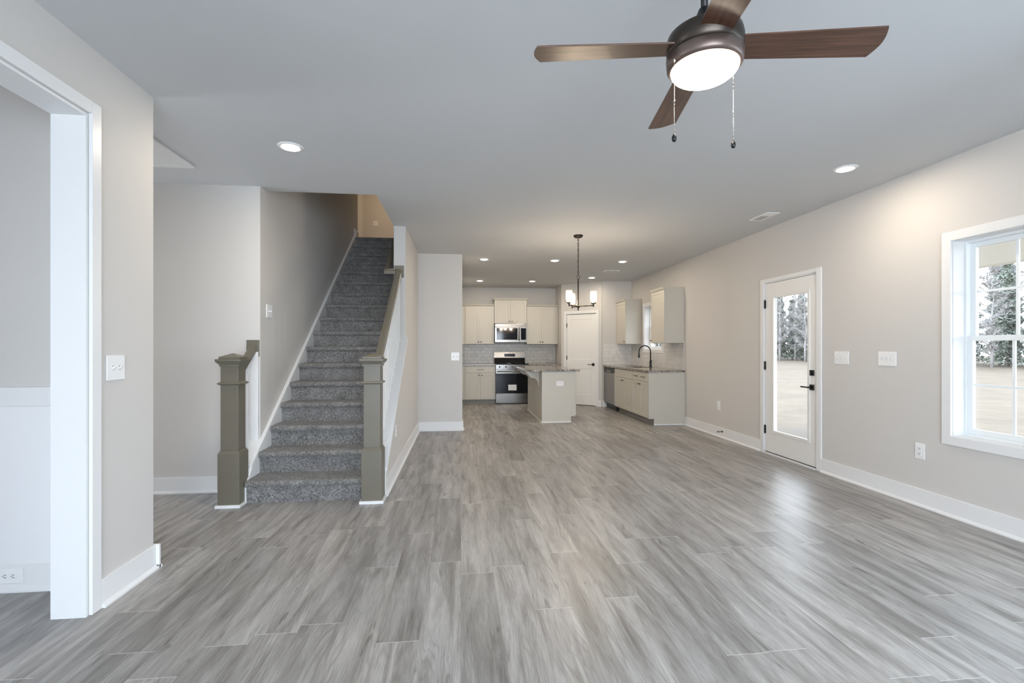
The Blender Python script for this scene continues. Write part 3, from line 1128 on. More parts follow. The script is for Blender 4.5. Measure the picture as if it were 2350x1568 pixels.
# ------------------------------------------------------------------ ceiling fan
FX, FY, FZ = 0.876, 1.635, 2.372
fan = thing('ceiling_fan', 'dark bronze ceiling fan with walnut blades and lit white globe', 'ceiling fan', (FX, FY, H))
zo = FZ - H
obj('canopy', MB().lathe([(0.03, -0.07), (0.055, -0.055), (0.068, -0.02), (0.07, 0.0)], seg=32), 'black', fan)
obj('downrod', MB().lathe([(0.0125, zo + 0.10), (0.0125, -0.05)], seg=20), 'black', fan)
obj('coupling_cover', MB().lathe([(0.060, zo + 0.055), (0.052, zo + 0.075), (0.030, zo + 0.115), (0.020, zo + 0.14), (0.013, zo + 0.142)], seg=32), 'black', fan)
obj('motor_housing', MB().lathe([(0.120, zo - 0.030), (0.131, zo - 0.020), (0.133, zo + 0.020), (0.128, zo + 0.042), (0.112, zo + 0.054), (0.05, zo + 0.062), (0.0, zo + 0.062)], seg=48), 'bronze', fan)
obj('light_ring', MB().lathe([(0.116, zo - 0.076), (0.122, zo - 0.077), (0.130, zo - 0.066), (0.133, zo - 0.032), (0.126, zo - 0.029), (0.0, zo - 0.029)], seg=48), 'brown_ring', fan)
gp = []
for k in range(9):
    a = PI / 2 * k / 8
    gp.append((0.117 * math.sin(a) if k else 0.0, zo - 0.075 - 0.048 * math.cos(a)))
obj('light_globe', MB().lathe(gp, seg=48), 'globe', fan)


def blade(ang):
    b = bmesh.new()
    # outline in local (x along blade, y across): nearly square, gently curved tip
    r0, r1, hw0, hw1 = 0.118, 0.602, 0.054, 0.066
    out = [(r0, -hw0), (r1 - 0.008, -hw1)]
    for k in range(1, 10):
        q = k / 10.0
        out.append((r1 - 0.008 * (1 - q) + 0.018 * math.sin(PI * q), -hw1 + 2 * hw1 * q))
    out += [(r1, hw1), (r0, hw0)]
    lo = [b.verts.new((x, y, -0.003)) for x, y in out]
    hi = [b.verts.new((x, y, 0.003)) for x, y in out]
    b.faces.new(lo[::-1])
    b.faces.new(hi)
    n = len(out)
    for i in range(n):
        j = (i + 1) % n
        b.faces.new((lo[i], lo[j], hi[j], hi[i]))
    mb = MB()
    mb._merge(b)
    mb.xform(Matrix.Rotation(math.radians(-10.5), 4, 'X'))
    me_o = obj('blade', mb, 'walnut', fan)
    me_o.location = (0, 0, zo)
    me_o.rotation_euler = (0, 0, ang)
    k = MB()
    k.box(0.095, 0.150, -0.022, 0.022, 0.003, 0.008, 0.002)
    k.xform(Matrix.Rotation(math.radians(-10.5), 4, 'X'))
    br = obj('blade_bracket', k, 'bronze', me_o)
    return me_o


for k in range(4):
    blade(math.radians(-9.5) + k * PI / 2)


def pull_chain(dx, dy, length, z_top):
    c_ = MB()
    c_.tube([(dx * 0.86, dy * 0.86, z_top + 0.002), (dx, dy, z_top), (dx, dy, z_top - 0.01)], 0.003, 8)
    nb = int(length / 0.005)
    c_.tube([(dx, dy, z_top - 0.008), (dx, dy, z_top - length)], 0.0011, 6)
    for i in range(0, nb, 3):
        c_.sphere((dx, dy, z_top - 0.01 - i * 0.005), 0.0019, 1.0, 6)
    c_.sphere((dx, dy, z_top - length * 0.55), 0.0035, 1.4, 8)
    ch = obj('pull_chain', c_, 'nickel', fan)
    f = MB().lathe([(0.0, -0.012), (0.006, -0.010), (0.0085, -0.002), (0.0075, 0.007), (0.003, 0.015), (0.0015, 0.018)], dx, dy, 16, z_top - length - 0.012)
    fb = obj('fob', f, 'black', ch)


pull_chain(-0.132, -0.038, 0.268, zo - 0.070)
pull_chain(0.132, 0.035, 0.246, zo - 0.072)

# ------------------------------------------------------------------ chandelier
CX, CY = 1.509, 6.025
ch = thing('chandelier', 'bronze three-arm chandelier hanging on a chain before the kitchen', 'chandelier', (CX, CY, H))
obj('canopy', MB().lathe([(0.012, -0.034), (0.045, -0.030), (0.060, -0.014), (0.062, 0.0)], seg=32), 'bronze', ch)
zt, zb_ = -0.030, 2.215 - H
lk = MB()
n = 14
L = (zt - zb_) / n
for i in range(n):
    zc_ = zt - (i + 0.5) * L
    pts = []
    for k in range(17):
        a = 2 * PI * k / 16
        s, u = 0.0085 * math.cos(a), (L * 0.68) * math.sin(a)
        pts.append((s, 0, zc_ + u) if i % 2 == 0 else (0, s, zc_ + u))
    lk.tube(pts, 0.0024, 6, cap=False)
lk.tube([(0.002, 0.002, zt), (-0.002, 0.002, (zt + zb_) / 2), (0.002, -0.002, zb_)], 0.0018, 6)
obj('chain', lk, 'bronze', ch)
hz_ = 1.826 - H
rg = MB()
pts = [(0.020 * math.cos(2 * PI * k / 20), 0, zb_ - 0.012 + 0.020 * math.sin(2 * PI * k / 20)) for k in range(21)]
rg.tube(pts, 0.0035, 8, cap=False)
obj('loop', rg, 'bronze', ch)
obj('stem', MB().lathe([(0.0085, hz_ - 0.055), (0.0085, hz_ - 0.02), (0.022, hz_ - 0.015), (0.030, hz_), (0.022, hz_ + 0.018), (0.0095, hz_ + 0.024), (0.0085, zb_ - 0.035), (0.004, zb_ - 0.030)], seg=20), 'bronze', ch)
for k in range(3):
    a = math.radians(-20 + 120 * k)
    ca, sa = math.cos(a), math.sin(a)
    RA = 0.195
    am = MB()
    am.tube([(0, 0, hz_), (ca * RA, sa * RA, hz_ + 0.004)], 0.0075, 10)
    am.lathe([(0.006, -0.014), (0.009, 0.012), (0.009, 0.022), (0.030, 0.028), (0.033, 0.034), (0.0, 0.034)], ca * RA, sa * RA, 20, hz_)
    arm = obj('arm', am, 'bronze', ch)
    for q in range(4):
        b_ = a + q * PI / 2 + PI / 4
        cr = MB()
        cr.tube([(ca * RA + 0.028 * math.cos(b_), sa * RA + 0.028 * math.sin(b_), hz_ + 0.03), (ca * RA + 0.046 * math.cos(b_), sa * RA + 0.046 * math.sin(b_), hz_ + 0.052)], 0.003, 6)
        obj('prong', cr, 'bronze', arm)
    jr = MB().lathe([(0.030, 0.036), (0.038, 0.05), (0.040, 0.16), (0.0385, 0.19)], ca * RA, sa * RA, 24, hz_)
    # open-topped glass: drop the end caps
    jr.bm.faces.ensure_lookup_table()
    for f in [f for f in jr.bm.faces if len(f.verts) > 4]:
        jr.bm.faces.remove(f)
    obj('glass_shade', jr, 'jar', arm)
    obj('candle_sleeve', MB().lathe([(0.011, 0.034), (0.011, 0.075)], ca * RA, sa * RA, 16, hz_), 'plate', arm)
    obj('candle_bulb', MB().lathe([(0.008, 0.075), (0.016, 0.098), (0.013, 0.12), (0.005, 0.145), (0.0, 0.152)], ca * RA, sa * RA, 16, hz_), 'bulb', arm)


# ------------------------------------------------------------------ kitchen cabinetry
def shaker(name, x0, x1, z0, z1, parent, yf=-0.020, stile=0.055, m='cab'):
    d = MB()
    d.box(x0, x1, yf + 0.006, 0.0, z0, z1)
    s = min(stile, (z1 - z0) * 0.3)
    d.box(x0, x0 + s, yf, yf + 0.008, z0, z1, 0.0012).box(x1 - s, x1, yf, yf + 0.008, z0, z1, 0.0012)
    d.box(x0 + s, x1 - s, yf, yf + 0.008, z0, z0 + s, 0.0012).box(x0 + s, x1 - s, yf, yf + 0.008, z1 - s, z1, 0.0012)
    return obj(name, d, m, parent)


def slab_front(name, x0, x1, z0, z1, parent, yf=-0.020):
    return obj(name, MB().box(x0, x1, yf, 0.0, z0, z1, 0.0015), 'cab', parent)


def knob(x, z, parent, yf=-0.020):
    k = MB().lathe([(0.005, 0.0), (0.0055, 0.012), (0.013, 0.018), (0.014, 0.024), (0.010, 0.029), (0.0, 0.030)], seg=16)
    k.xform(Matrix.Translation((x, yf + 0.001, z)) @ Matrix.Rotation(PI / 2, 4, 'X'))
    return obj('knob', k, 'knob', parent)


def pull(x, z, parent, w=0.125, yf=-0.020):
    p = MB()
    p.tube([(x - w / 2, yf + 0.001, z), (x - w / 2, yf - 0.022, z)], 0.005, 8)
    p.tube([(x + w / 2, yf + 0.001, z), (x + w / 2, yf - 0.022, z)], 0.005, 8)
    p.box(x - w / 2 - 0.012, x + w / 2 + 0.012, yf - 0.030, yf - 0.020, z - 0.0055, z + 0.0055, 0.002)
    return obj('pull', p, 'knob', parent)


def base_cabinet(loc, rotz, w, depth, label, drawers=True, pulls=1, filler_l=0.0, group=None):
    t = thing('base_cabinet', label, 'kitchen cabinet', loc, rotz, group)
    ca = MB()
    if drawers:
        ca.box(0, w, 0, depth, 0.105, 0.878)
    else:
        ca.box(0, w, 0, depth, 0.105, 0.66).box(0, w, 0, 0.02, 0.66, 0.878).box(0, 0.016, 0.02, depth, 0.66, 0.878).box(w - 0.016, w, 0.02, depth, 0.66, 0.878)
    obj('carcass', ca, 'cab', t)
    obj('toe_kick', MB().box(0, w, 0.075, depth, 0, 0.105), 'toe', t)
    x0 = filler_l + 0.004
    x1 = w - 0.004
    zt_, zd = 0.868, 0.718
    if drawers:
        d = slab_front('drawer_front', x0, x1, zd, zt_, t)
        for k in range(pulls):
            pull(x0 + (x1 - x0) * (k + 1) / (pulls + 1) if pulls == 1 else x0 + (x1 - x0) * (0.27 + 0.46 * k), (zd + zt_) / 2, d)
    else:
        slab_front('false_front', x0, x1, zd, zt_, t)
    xm = (x0 + x1) / 2
    for a, b_, kx in ((x0, xm - 0.002, xm - 0.032), (xm + 0.002, x1, xm + 0.032)):
        d = shaker('cabinet_door', a, b_, 0.118, zd - 0.005, t)
        knob(kx, zd - 0.055, d)
    return t


def wall_cabinet(loc, rotz, w, depth, z0, z1, label, doors=2, filler_l=0.0, filler_r=0.0, crown=0.045, hinge='l', kz=0.05, ov=0.0):
    t = thing('wall_cabinet', label, 'kitchen cabinet', loc, rotz)
    obj('carcass', MB().box(0, w, 0, depth, z0, z1, 0.001), 'cab', t)
    x0, x1 = filler_l + 0.003, w - filler_r - 0.003
    xm = (x0 + x1) / 2
    if doors == 2:
        for a, b_, kx in ((x0, xm - 0.0015, xm - 0.03), (xm + 0.0015, x1, xm + 0.03)):
            d = shaker('cabinet_door', a, b_, z0 + 0.003, z1 - 0.003, t)
            knob(kx, z0 + kz, d)
    else:
        d = shaker('cabinet_door', x0, x1, z0 + 0.003, z1 - 0.003, t)
        knob(x1 - 0.03 if hinge == 'l' else x0 + 0.03, z0 + kz, d)
    cr = MB()
    yv = -0.022
    cr.prism([(yv + 0.02, z1), (yv - 0.004, z1 + 0.004), (yv - 0.022, z1 + crown - 0.008), (yv - 0.026, z1 + crown), (depth, z1 + crown), (depth, z1)], 'x', -ov, w + ov)
    obj('crown_molding', cr, 'cab', t)
    return t


YB = 10.85      # carcass front of the back run
UB = 11.13      # carcass front of the wall cabinets
GAP = 0.002
base_cabinet((0.022, YB, 0), 0, 0.758, YK - YB - GAP, 'base cabinet left of the range with one drawer over two doors', True, 1, 0.075)
base_cabinet((1.552, YB, 0), 0, 0.742, YK - YB - GAP, 'base cabinet right of the range behind the island', True, 1)
wall_cabinet((0.022, UB, 0), 0, 0.752, YK - UB - GAP, 1.375, 2.262, 'two-door wall cabinet left of the microwave', 2, 0.075)
wall_cabinet((0.778, UB - 0.03, 0), 0, 0.758, YK - UB + 0.03 - GAP, 1.858, 2.405, 'taller-set two-door wall cabinet above the microwave', 2, ov=0.02)
wall_cabinet((1.540, UB, 0), 0, 0.754, YK - UB - GAP, 1.375, 2.262, 'two-door wall cabinet right of the microwave', 2, 0.0, 0.055)


def counter(name_label, outline, z0=0.880, z1=0.914, off=(0, 0, 0)):
    mb = MB()
    mb.prism(outline, 'z', z0, z1, 0.003)
    o = obj('countertop', mb, 'granite')
    return tag(o, name_label, 'countertop')


counter('short granite countertop left of the range', [(0.022, YB - 0.035), (0.782, YB - 0.035), (0.782, YK - 0.012), (0.022, YK - 0.012)])
counter('short granite countertop right of the range', [(1.550, YB - 0.035), (2.296, YB - 0.035), (2.296, YK - 0.012), (1.550, YK - 0.012)])
struct('wall_backsplash_back', MB().box(0.022, 2.296, YK - 0.010, YK, 0.914, 1.375), 'tile_x', 'white subway tile backsplash behind the range')
struct('wall_backsplash_side', wall_x(MB(), XR - 0.010, XR, 7.60, YP, 0.914, 1.385, [(8.412, 9.388, 1.183, 1.385)]), 'tile_y', 'white subway tile backsplash behind the sink')
struct('wall_backsplash_end', MB().box(3.085, XR - 0.010, YP - 0.010, YP, 0.914, 1.385), 'tile_end', 'white tile on the short wall by the dishwasher')

# range
rg_ = thing('range_oven', 'stainless steel electric range with black glass oven door', 'oven', (0.787, 10.83, 0))
W = 0.758
D = YK - 0.012 - 10.83
obj('body', MB().box(0, W, 0.0, D, 0.02, 0.905, 0.002), 'steel', rg_)
obj('foot_strip', MB().box(0.01, W - 0.01, 0.03, D, 0.0, 0.022), 'blackplastic', rg_)
obj('cooktop', MB().box(-0.002, W + 0.002, -0.025, D - 0.055, 0.905, 0.922, 0.004), 'blackglass', rg_)
for bx, by, br in ((0.20, 0.13, 0.10), (0.56, 0.13, 0.08), (0.20, 0.40, 0.075), (0.56, 0.40, 0.10)):
    bm_ = MB()
    pts = [(bx + br * math.cos(2 * PI * k / 32), by + br * math.sin(2 * PI * k / 32), 0.9225) for k in range(33)]
    bm_.tube(pts, 0.0012, 6, cap=False)
    obj('burner_ring', bm_, 'knob', rg_)
bg = MB()
bg.prism([(D - 0.075, 0.922), (D - 0.050, 1.05), (D - 0.040, 1.185), (D, 1.185), (D, 0.922)], 'x', 0, W, 0.003)
bgo = obj('backguard', bg, 'steel', rg_)
lw = MB()
lw.prism([(D - 0.079, 0.924), (D - 0.054, 1.045), (D - 0.046, 1.045), (D - 0.071, 0.924)], 'x', 0.012, W - 0.012)
obj('backguard_lower', lw, 'blackglass', bgo)
obj('clock_display', MB().box(0.25, 0.51, D - 0.052, D - 0.040, 1.075, 1.145, 0.001), 'display', bgo)
obj('control_panel', MB().box(0.0, W, -0.030, 0.0, 0.800, 0.903, 0.003), 'steel', rg_)
for k in range(5):
    kx = 0.09 + k * (W - 0.18) / 4
    kb = MB().lathe([(0.020, 0.0), (0.020, 0.006), (0.016, 0.022), (0.0, 0.023)], seg=20)
    kb.xform(Matrix.Translation((kx, -0.029, 0.852)) @ Matrix.Rotation(PI / 2, 4, 'X'))
    obj('knob', kb, 'steel', rg_)
od = obj('oven_door', MB().box(0.004, W - 0.004, -0.042, 0.0, 0.235, 0.795, 0.003), 'steel', rg_)
obj('door_glass', MB().box(0.006, W - 0.006, -0.046, -0.041, 0.245, 0.700, 0.001), 'blackglass', od)
hh = MB().tube([(0.06, -0.041, 0.748), (0.06, -0.085, 0.748)], 0.008, 10).tube([(W - 0.06, -0.041, 0.748), (W - 0.06, -0.085, 0.748)], 0.008, 10).tube([(0.03, -0.088, 0.748), (W - 0.03, -0.088, 0.748)], 0.0125, 14)
obj('oven_handle', hh, 'steel', od)
obj('paper_label', MB().box(0.285, 0.475, -0.0475, -0.0462, 0.315, 0.445), 'label', od)
obj('warming_drawer', MB().box(0.004, W - 0.004, -0.040, 0.0, 0.035, 0.228, 0.003), 'steel', rg_)

# microwave
mw = thing('microwave', 'stainless over-the-range microwave with black glass door', 'microwave', (0.780, 11.05, 1.412))
W = 0.756
D = YK - 11.05 - 0.012
obj('body', MB().box(0, W, 0.0, D, 0, 0.440, 0.002), 'blackplastic', mw)
obj('vent_strip', MB().box(0.004, W, -0.028, 0.0, 0.358, 0.438, 0.003), 'steel', mw)
dr = obj('microwave_door', MB().box(0.004, 0.585, -0.026, 0.0, 0.004, 0.356, 0.003), 'steel', mw)
obj('door_window', MB().box(0.045, 0.535, -0.029, -0.025, 0.062, 0.335, 0.001), 'blackglass', dr)
hm = MB().tube([(0.565, -0.025, 0.07), (0.565, -0.055, 0.07)], 0.006, 8).tube([(0.565, -0.025, 0.33), (0.565, -0.055, 0.33)], 0.006, 8).tube([(0.565, -0.058, 0.045), (0.565, -0.058, 0.352)], 0.010, 12)
obj('door_handle', hm, 'steel', dr)
cp_ = obj('control_panel', MB().box(0.589, W, -0.026, 0.0, 0.004, 0.356, 0.003), 'steel', mw)
obj('keypad', MB().box(0.612, W - 0.022, -0.029, -0.025, 0.062, 0.335, 0.001), 'blackglass', cp_)
obj('grease_filter', MB().box(0.05, W - 0.05, 0.03, D - 0.05, -0.004, 0.002), 'blackplastic', mw)

# right run (faces the island, along the right wall); local x runs toward the camera
XF = 3.11       # carcass front
DEP = XR - XF - GAP
YDW, YSK, YNB, YEND = 10.070, 9.345, 8.345, 7.60
dw = thing('dishwasher', 'stainless dishwasher at the far end of the sink counter', 'dishwasher', (XF, YDW - 0.03, 0), R_)
wd_ = YDW - 0.03 - YSK
obj('body', MB().box(0, wd_, 0.0, DEP, 0.10, 0.875), 'blackplastic', dw)
obj('front_panel', MB().box(0.006, wd_ - 0.006, -0.028, 0.0, 0.125, 0.770, 0.004), 'dwsteel', dw)
ctl = obj('control_panel', MB().box(0.006, wd_ - 0.006, -0.026, 0.0, 0.775, 0.868, 0.003), 'blackplastic', dw)
obj('pocket_handle', MB().box(0.20, wd_ - 0.20, -0.034, -0.024, 0.782, 0.812, 0.004), 'steel', ctl)
obj('toe_panel', MB().box(0.006, wd_ - 0.006, 0.045, 0.06, 0.0, 0.10), 'black', dw)
obj('toe_panel', MB().box(wd_ - 0.10, wd_ - 0.01, 0.02, 0.05, 0.01, 0.05, 0.004), 'black', dw)
base_cabinet((XF, YSK - 0.002, 0), R_, YSK - YNB - 0.004, DEP, 'sink base cabinet with a plain false front over two doors', False)
base_cabinet((XF, YNB - 0.002, 0), R_, YNB - YEND - 0.004, DEP, 'base cabinet at the near end of the sink counter with a two-pull drawer', True, 2)
ep = MB()
ep.prism([(XF - 0.018, 0.105), (XF + 0.075, 0.105), (XF + 0.075, 0.0), (XR - GAP, 0.0), (XR - GAP, 0.879), (XF - 0.018, 0.879)], 'y', YEND - 0.018, YEND - 0.001)
tag(obj('end_panel', ep, 'cab'), 'plain painted end panel closing the sink run toward the living room', 'cabinet panel')
struct('trim_4', MB().box(XF + 0.07, XR - 0.033, YEND - 0.030, YEND - 0.018, 0, 0.020, 0.003), 'trim')

sy0, sy1, sx0, sx1 = 8.50, 9.22, 3.20, 3.58
ct = MB()
cx0, cx1 = XF - 0.04, XR - 0.011
cy0, cy1 = YEND - 0.04, YP - 0.011
ct.box(cx0, sx0, cy0, cy1, 0.880, 0.914).box(sx1, cx1, cy0, cy1, 0.880, 0.914).box(sx0, sx1, cy0, sy0, 0.880, 0.914).box(sx0, sx1, sy1, cy1, 0.880, 0.914)
tag(obj('countertop', ct, 'granite'), 'long granite countertop along the right wall with sink cutout', 'countertop')
sk_ = thing('kitchen_sink', 'undermount stainless sink below the faucet', 'sink', ((sx0 + sx1) / 2, (sy0 + sy1) / 2, 0.879))
hx, hy_ = (sx1 - sx0) / 2 + 0.006, (sy1 - sy0) / 2 + 0.006
bs = MB()
bs.box(-hx, hx, -hy_, hy_, -0.20, -0.196).box(-hx, -hx + 0.003, -hy_, hy_, -0.196, -0.001).box(hx - 0.003, hx, -hy_, hy_, -0.196, -0.001).box(-hx, hx, -hy_, -hy_ + 0.003, -0.196, -0.001).box(-hx, hx, hy_ - 0.003, hy_, -0.196, -0.001)
obj('basin', bs, 'steel', sk_)
obj('drain', MB().lathe([(0.0, -0.195), (0.045, -0.195), (0.045, -0.192), (0.03, -0.191)], 0, 0, 24), 'knob', sk_)

fc = thing('faucet', 'matte black gooseneck pull-down faucet at the sink', 'faucet', (3.625, 8.80, 0.914))
obj('base', MB().lathe([(0.027, 0.0), (0.027, 0.006), (0.022, 0.03), (0.020, 0.11), (0.017, 0.13), (0.0125, 0.135)], seg=24), 'black', fc)
gpts = [(0, 0, 0.12), (0, 0, 0.30)]
R0 = 0.115
for k in range(1, 13):
    a = PI * k / 12
    gpts.append((-R0 + R0 * math.cos(a), 0.0, 0.30 + R0 * math.sin(a)))
gpts.append((-2 * R0, 0, 0.27))
obj('gooseneck', MB().tube(gpts, 0.0115, 14), 'black', fc)
obj('spray_head', MB().lathe([(0.019, 0.185), (0.020, 0.19), (0.0165, 0.235), (0.013, 0.275), (0.0118, 0.285)], -2 * R0, 0, 20), 'black', fc)
obj('lever', MB().tube([(0, -0.015, 0.10), (0, -0.045, 0.105)], 0.012, 12).tube([(0, -0.035, 0.105), (-0.012, -0.10, 0.135)], 0.0055, 8).tube([(0, 0.01, 0.105), (0, 0.04, 0.108)], 0.009, 8), 'black', fc)

wall_cabinet((3.39, YP - 0.002, 0), R_, 0.585, XR - 3.39 - GAP, 1.368, 2.255, 'single-door wall cabinet beyond the kitchen window in the corner', 1, hinge='l')
wall_cabinet((3.39, 8.165, 0), R_, 0.560, XR - 3.39 - GAP, 1.368, 2.262, 'single-door wall cabinet nearest the living room before the kitchen window', 1, hinge='r')

# island
IX0, IX1, IY0, IY1 = 1.38, 1.985, 8.05, 9.77
isl = thing('kitchen_island', 'painted kitchen island cabinet with curved corbels under the overhang', 'kitchen island', (IX0, IY0, 0))
io = (IX0, IY0, 0)
obj('carcass', MB().box(IX0 + 0.012, IX1 - 0.022, IY0 + 0.018, IY1, 0.105, 0.879), 'cab', isl, io)
obj('toe_kick', MB().box(IX0 + 0.012, IX1 - 0.10, IY0 + 0.018, IY1, 0.0, 0.105), 'toe', isl, io)
e = MB()
e.prism([(IX0, 0.0), (IX1 - 0.095, 0.0), (IX1 - 0.095, 0.105), (IX1 - 0.022, 0.105), (IX1 - 0.022, 0.879), (IX0, 0.879)], 'y', IY0, IY0 + 0.018)
obj('end_panel', e, 'cab', isl, io)
obj('back_panel', MB().box(IX0, IX0 + 0.012, IY0 + 0.018, IY1, 0.0, 0.879), 'cab', isl, io)
obj('shoe_molding', MB().box(IX0 - 0.012, IX1 - 0.095, IY0 - 0.012, IY0, 0, 0.018, 0.002).box(IX0 - 0.012, IX0, IY0, IY1, 0, 0.018, 0.002), 'trim', isl, io)
nd = 4
wy = (IY1 - IY0 - 0.03) / nd
for k in range(nd):
    ya = IY0 + 0.025 + k * wy
    d = MB()
    fx = IX1 - 0.022
    d.box(fx, fx + 0.014, ya, ya + wy - 0.004, 0.118, 0.713)
    for a, b_, c_, d_ in ((ya, ya + 0.055, 0.118, 0.713), (ya + wy - 0.059, ya + wy - 0.004, 0.118, 0.713), (ya + 0.055, ya + wy - 0.059, 0.118, 0.173), (ya + 0.055, ya + wy - 0.059, 0.658, 0.713)):
        d.box(fx + 0.012, fx + 0.020, a, b_, c_, d_, 0.001)
    obj('cabinet_door', d, 'cab', isl, io)
    obj('drawer_front', MB().box(fx, fx + 0.020, ya, ya + wy - 0.004, 0.718, 0.868, 0.0015), 'cab', isl, io)


def corbel(y):
    o_ = []
    o_.append((IX0, 0.879))
    o_.append((IX0 - 0.245, 0.879))
    o_.append((IX0 - 0.245, 0.845))
    # upper convex lobe
    for k in range(9):
        a = math.radians(90 + 0) + 0
        t_ = k / 8
        o_.append((IX0 - 0.235 + 0.115 * t_, 0.845 - 0.095 * math.sin(t_ * PI / 2) ** 1.5 * 1.0))
    # lower concave sweep
    for k in range(1, 9):
        t_ = k / 8
        o_.append((IX0 - 0.120 + 0.105 * math.sin(t_ * PI / 2), 0.750 - 0.125 * (1 - math.cos(t_ * PI / 2))))
    o_.append((IX0 - 0.012, 0.600))
    o_.append((IX0, 0.600))
    m_ = MB()
    m_.prism(o_, 'y', y - 0.022, y + 0.022)
    obj('corbel', m_, 'cab', isl, io)


corbel(8.36)
corbel(9.50)
io_pts = []
ix0, ix1, iy0, iy1 = 1.125, 2.035, 8.015, 9.80
rc = 0.15
for cx_, cy_, a0 in ((ix0 + rc, iy0 + rc, PI), (ix1 - 0.02, iy0 + 0.02, 1.5 * PI), (ix1 - 0.02, iy1 - 0.02, 0), (ix0 + rc, iy1 - rc, 0.5 * PI)):
    rcc = rc if cx_ < 1.5 else 0.02
    for k in range(7):
        a = a0 + k * PI / 12
        io_pts.append((cx_ + rcc * math.cos(a), cy_ + rcc * math.sin(a)))
counter('speckled granite countertop on the kitchen island', io_pts)
plate('wall_outlet', (1.695, IY0, 0.672), 0, 0.128, 0.082, 'outlet', 'horizontal white outlet on the end panel of the kitchen island', 'outlet', horiz=True)

# ------------------------------------------------------------------ pantry wall and door (door_2) in the angled corner
# local frame: x along the wall from P1 to P2, y into the pantry
PDX0, PDX1 = 0.142, 0.868
pw = struct_root('wall_pantry_front', (P1[0], P1[1], 0), DA, 'angled pantry wall')
mb = MB()
mb.box(0, PDX0 - 0.012, 0, 0.10, 0, H).box(PDX1 + 0.012, DLEN, 0, 0.10, 0, H).box(PDX0 - 0.012, PDX1 + 0.012, 0, 0.10, 2.06, H)
obj('wall_panel', mb, 'wall', pw)
d2 = struct_root('door_2', (P1[0], P1[1], 0), DA, 'white two-panel pantry door')
cs = MB()
cs.box(PDX0 - 0.072, PDX0 - 0.006, -0.017, 0, 0, 2.118, 0.003).box(PDX1 + 0.006, PDX1 + 0.072, -0.017, 0, 0, 2.118, 0.003).box(PDX0 - 0.006, PDX1 + 0.006, -0.017, 0, 2.052, 2.118, 0.003)
obj('door_casing', cs, 'trim', d2)
jb = MB().box(PDX0 - 0.012, PDX0 - 0.001, 0, 0.10, 0, 2.06).box(PDX1 + 0.001, PDX1 + 0.012, 0, 0.10, 0, 2.06).box(PDX0 - 0.012, PDX1 + 0.012, 0, 0.10, 2.05, 2.06)
obj('door_jamb', jb, 'trim', d2)
s = MB()
w_ = PDX1 - PDX0
s.box(PDX0 + 0.002, PDX1 - 0.002, 0.014, 0.045, 0.012, 2.043)
st_, yA, yB_ = 0.11, 0.006, 0.016
for a, b_, c_, d_ in ((PDX0 + 0.002, PDX0 + st_, 0.012, 2.043), (PDX1 - st_, PDX1 - 0.002, 0.012, 2.043), (PDX0 + st_, PDX1 - st_, 0.012, 0.25), (PDX0 + st_, PDX1 - st_, 0.82, 1.03), (PDX0 + st_, PDX1 - st_, 1.925, 2.043)):
    s.box(a, b_, yA, yB_, c_, d_, 0.004)
obj('door_panel', s, 'doorpaint', d2)
for hz in (0.25, 1.06, 1.80):
    obj('hinge', MB().box(PDX0 - 0.012, PDX0 + 0.006, -0.004, 0.008, hz - 0.045, hz + 0.045, 0.002).tube([(PDX0 - 0.002, -0.006, hz - 0.047), (PDX0 - 0.002, -0.006, hz + 0.047)], 0.006), 'black', d2)
lv = MB().box(PDX1 - 0.095, PDX1 - 0.035, -0.006, 0.008, 0.888, 0.948, 0.003)
lv.tube([(PDX1 - 0.065, -0.004, 0.918), (PDX1 - 0.065, -0.046, 0.918)], 0.009)
lv.box(PDX1 - 0.175, PDX1 - 0.056, -0.054, -0.042, 0.911, 0.925, 0.003)
obj('lever_handle', lv, 'black', d2)
bb = MB().box(0.0, PDX0 - 0.072, -0.016, 0, 0, 0.142, 0.003).box(PDX1 + 0.072, DLEN, -0.016, 0, 0, 0.142, 0.003)
obj('baseboard', bb, 'trim', pw)

# ------------------------------------------------------------------ outdoors
gr = MB()
gb = bmesh.new()
NXg, NYg = 34, 44
vs = []
for i in range(NXg + 1):
    for j in range(NYg + 1):
        x = 3.9 + (110 - 3.9) * (i / NXg) ** 1.6
        y = -40 + 170 * j / NYg
        z = -0.32 + 0.05 * math.sin(x * 0.35 + y * 0.13) * min(1, (x - 3.9) / 8)
        vs.append(gb.verts.new((x, y, z)))
for i in range(NXg):
    for j in range(NYg):
        a = i * (NYg + 1) + j
        f = gb.faces.new((vs[a], vs[a + NYg + 1], vs[a + NYg + 2], vs[a + 1]))
        f.smooth = True
gr._merge(gb)
struct('ground', gr, 'ground', 'pale dry grass field outside')
struct('ground_porch', MB().box(3.90, 6.9, -1.5, 7.4, -0.35, -0.06), 'slab', 'concrete porch slab')
pc = thing('porch_roof', 'pale porch ceiling and header beam outside the large window', 'porch roof', (5.4, 3.0, 2.62))
po = (5.4, 3.0, 2.62)
obj('porch_ceiling', MB().box(3.90, 6.95, -1.5, 7.4, 2.62, 2.70), 'porch', pc, po)
obj('header_beam', MB().box(6.65, 6.85, -1.5, 7.4, 2.34, 2.62), 'porch', pc, po)
obj('porch_post', MB().box(6.67, 6.83, -1.4, -1.24, -0.06, 2.34), 'porch', pc, po)
obj('porch_post', MB().box(6.67, 6.83, 7.2, 7.36, -0.06, 2.34), 'porch', pc, po)


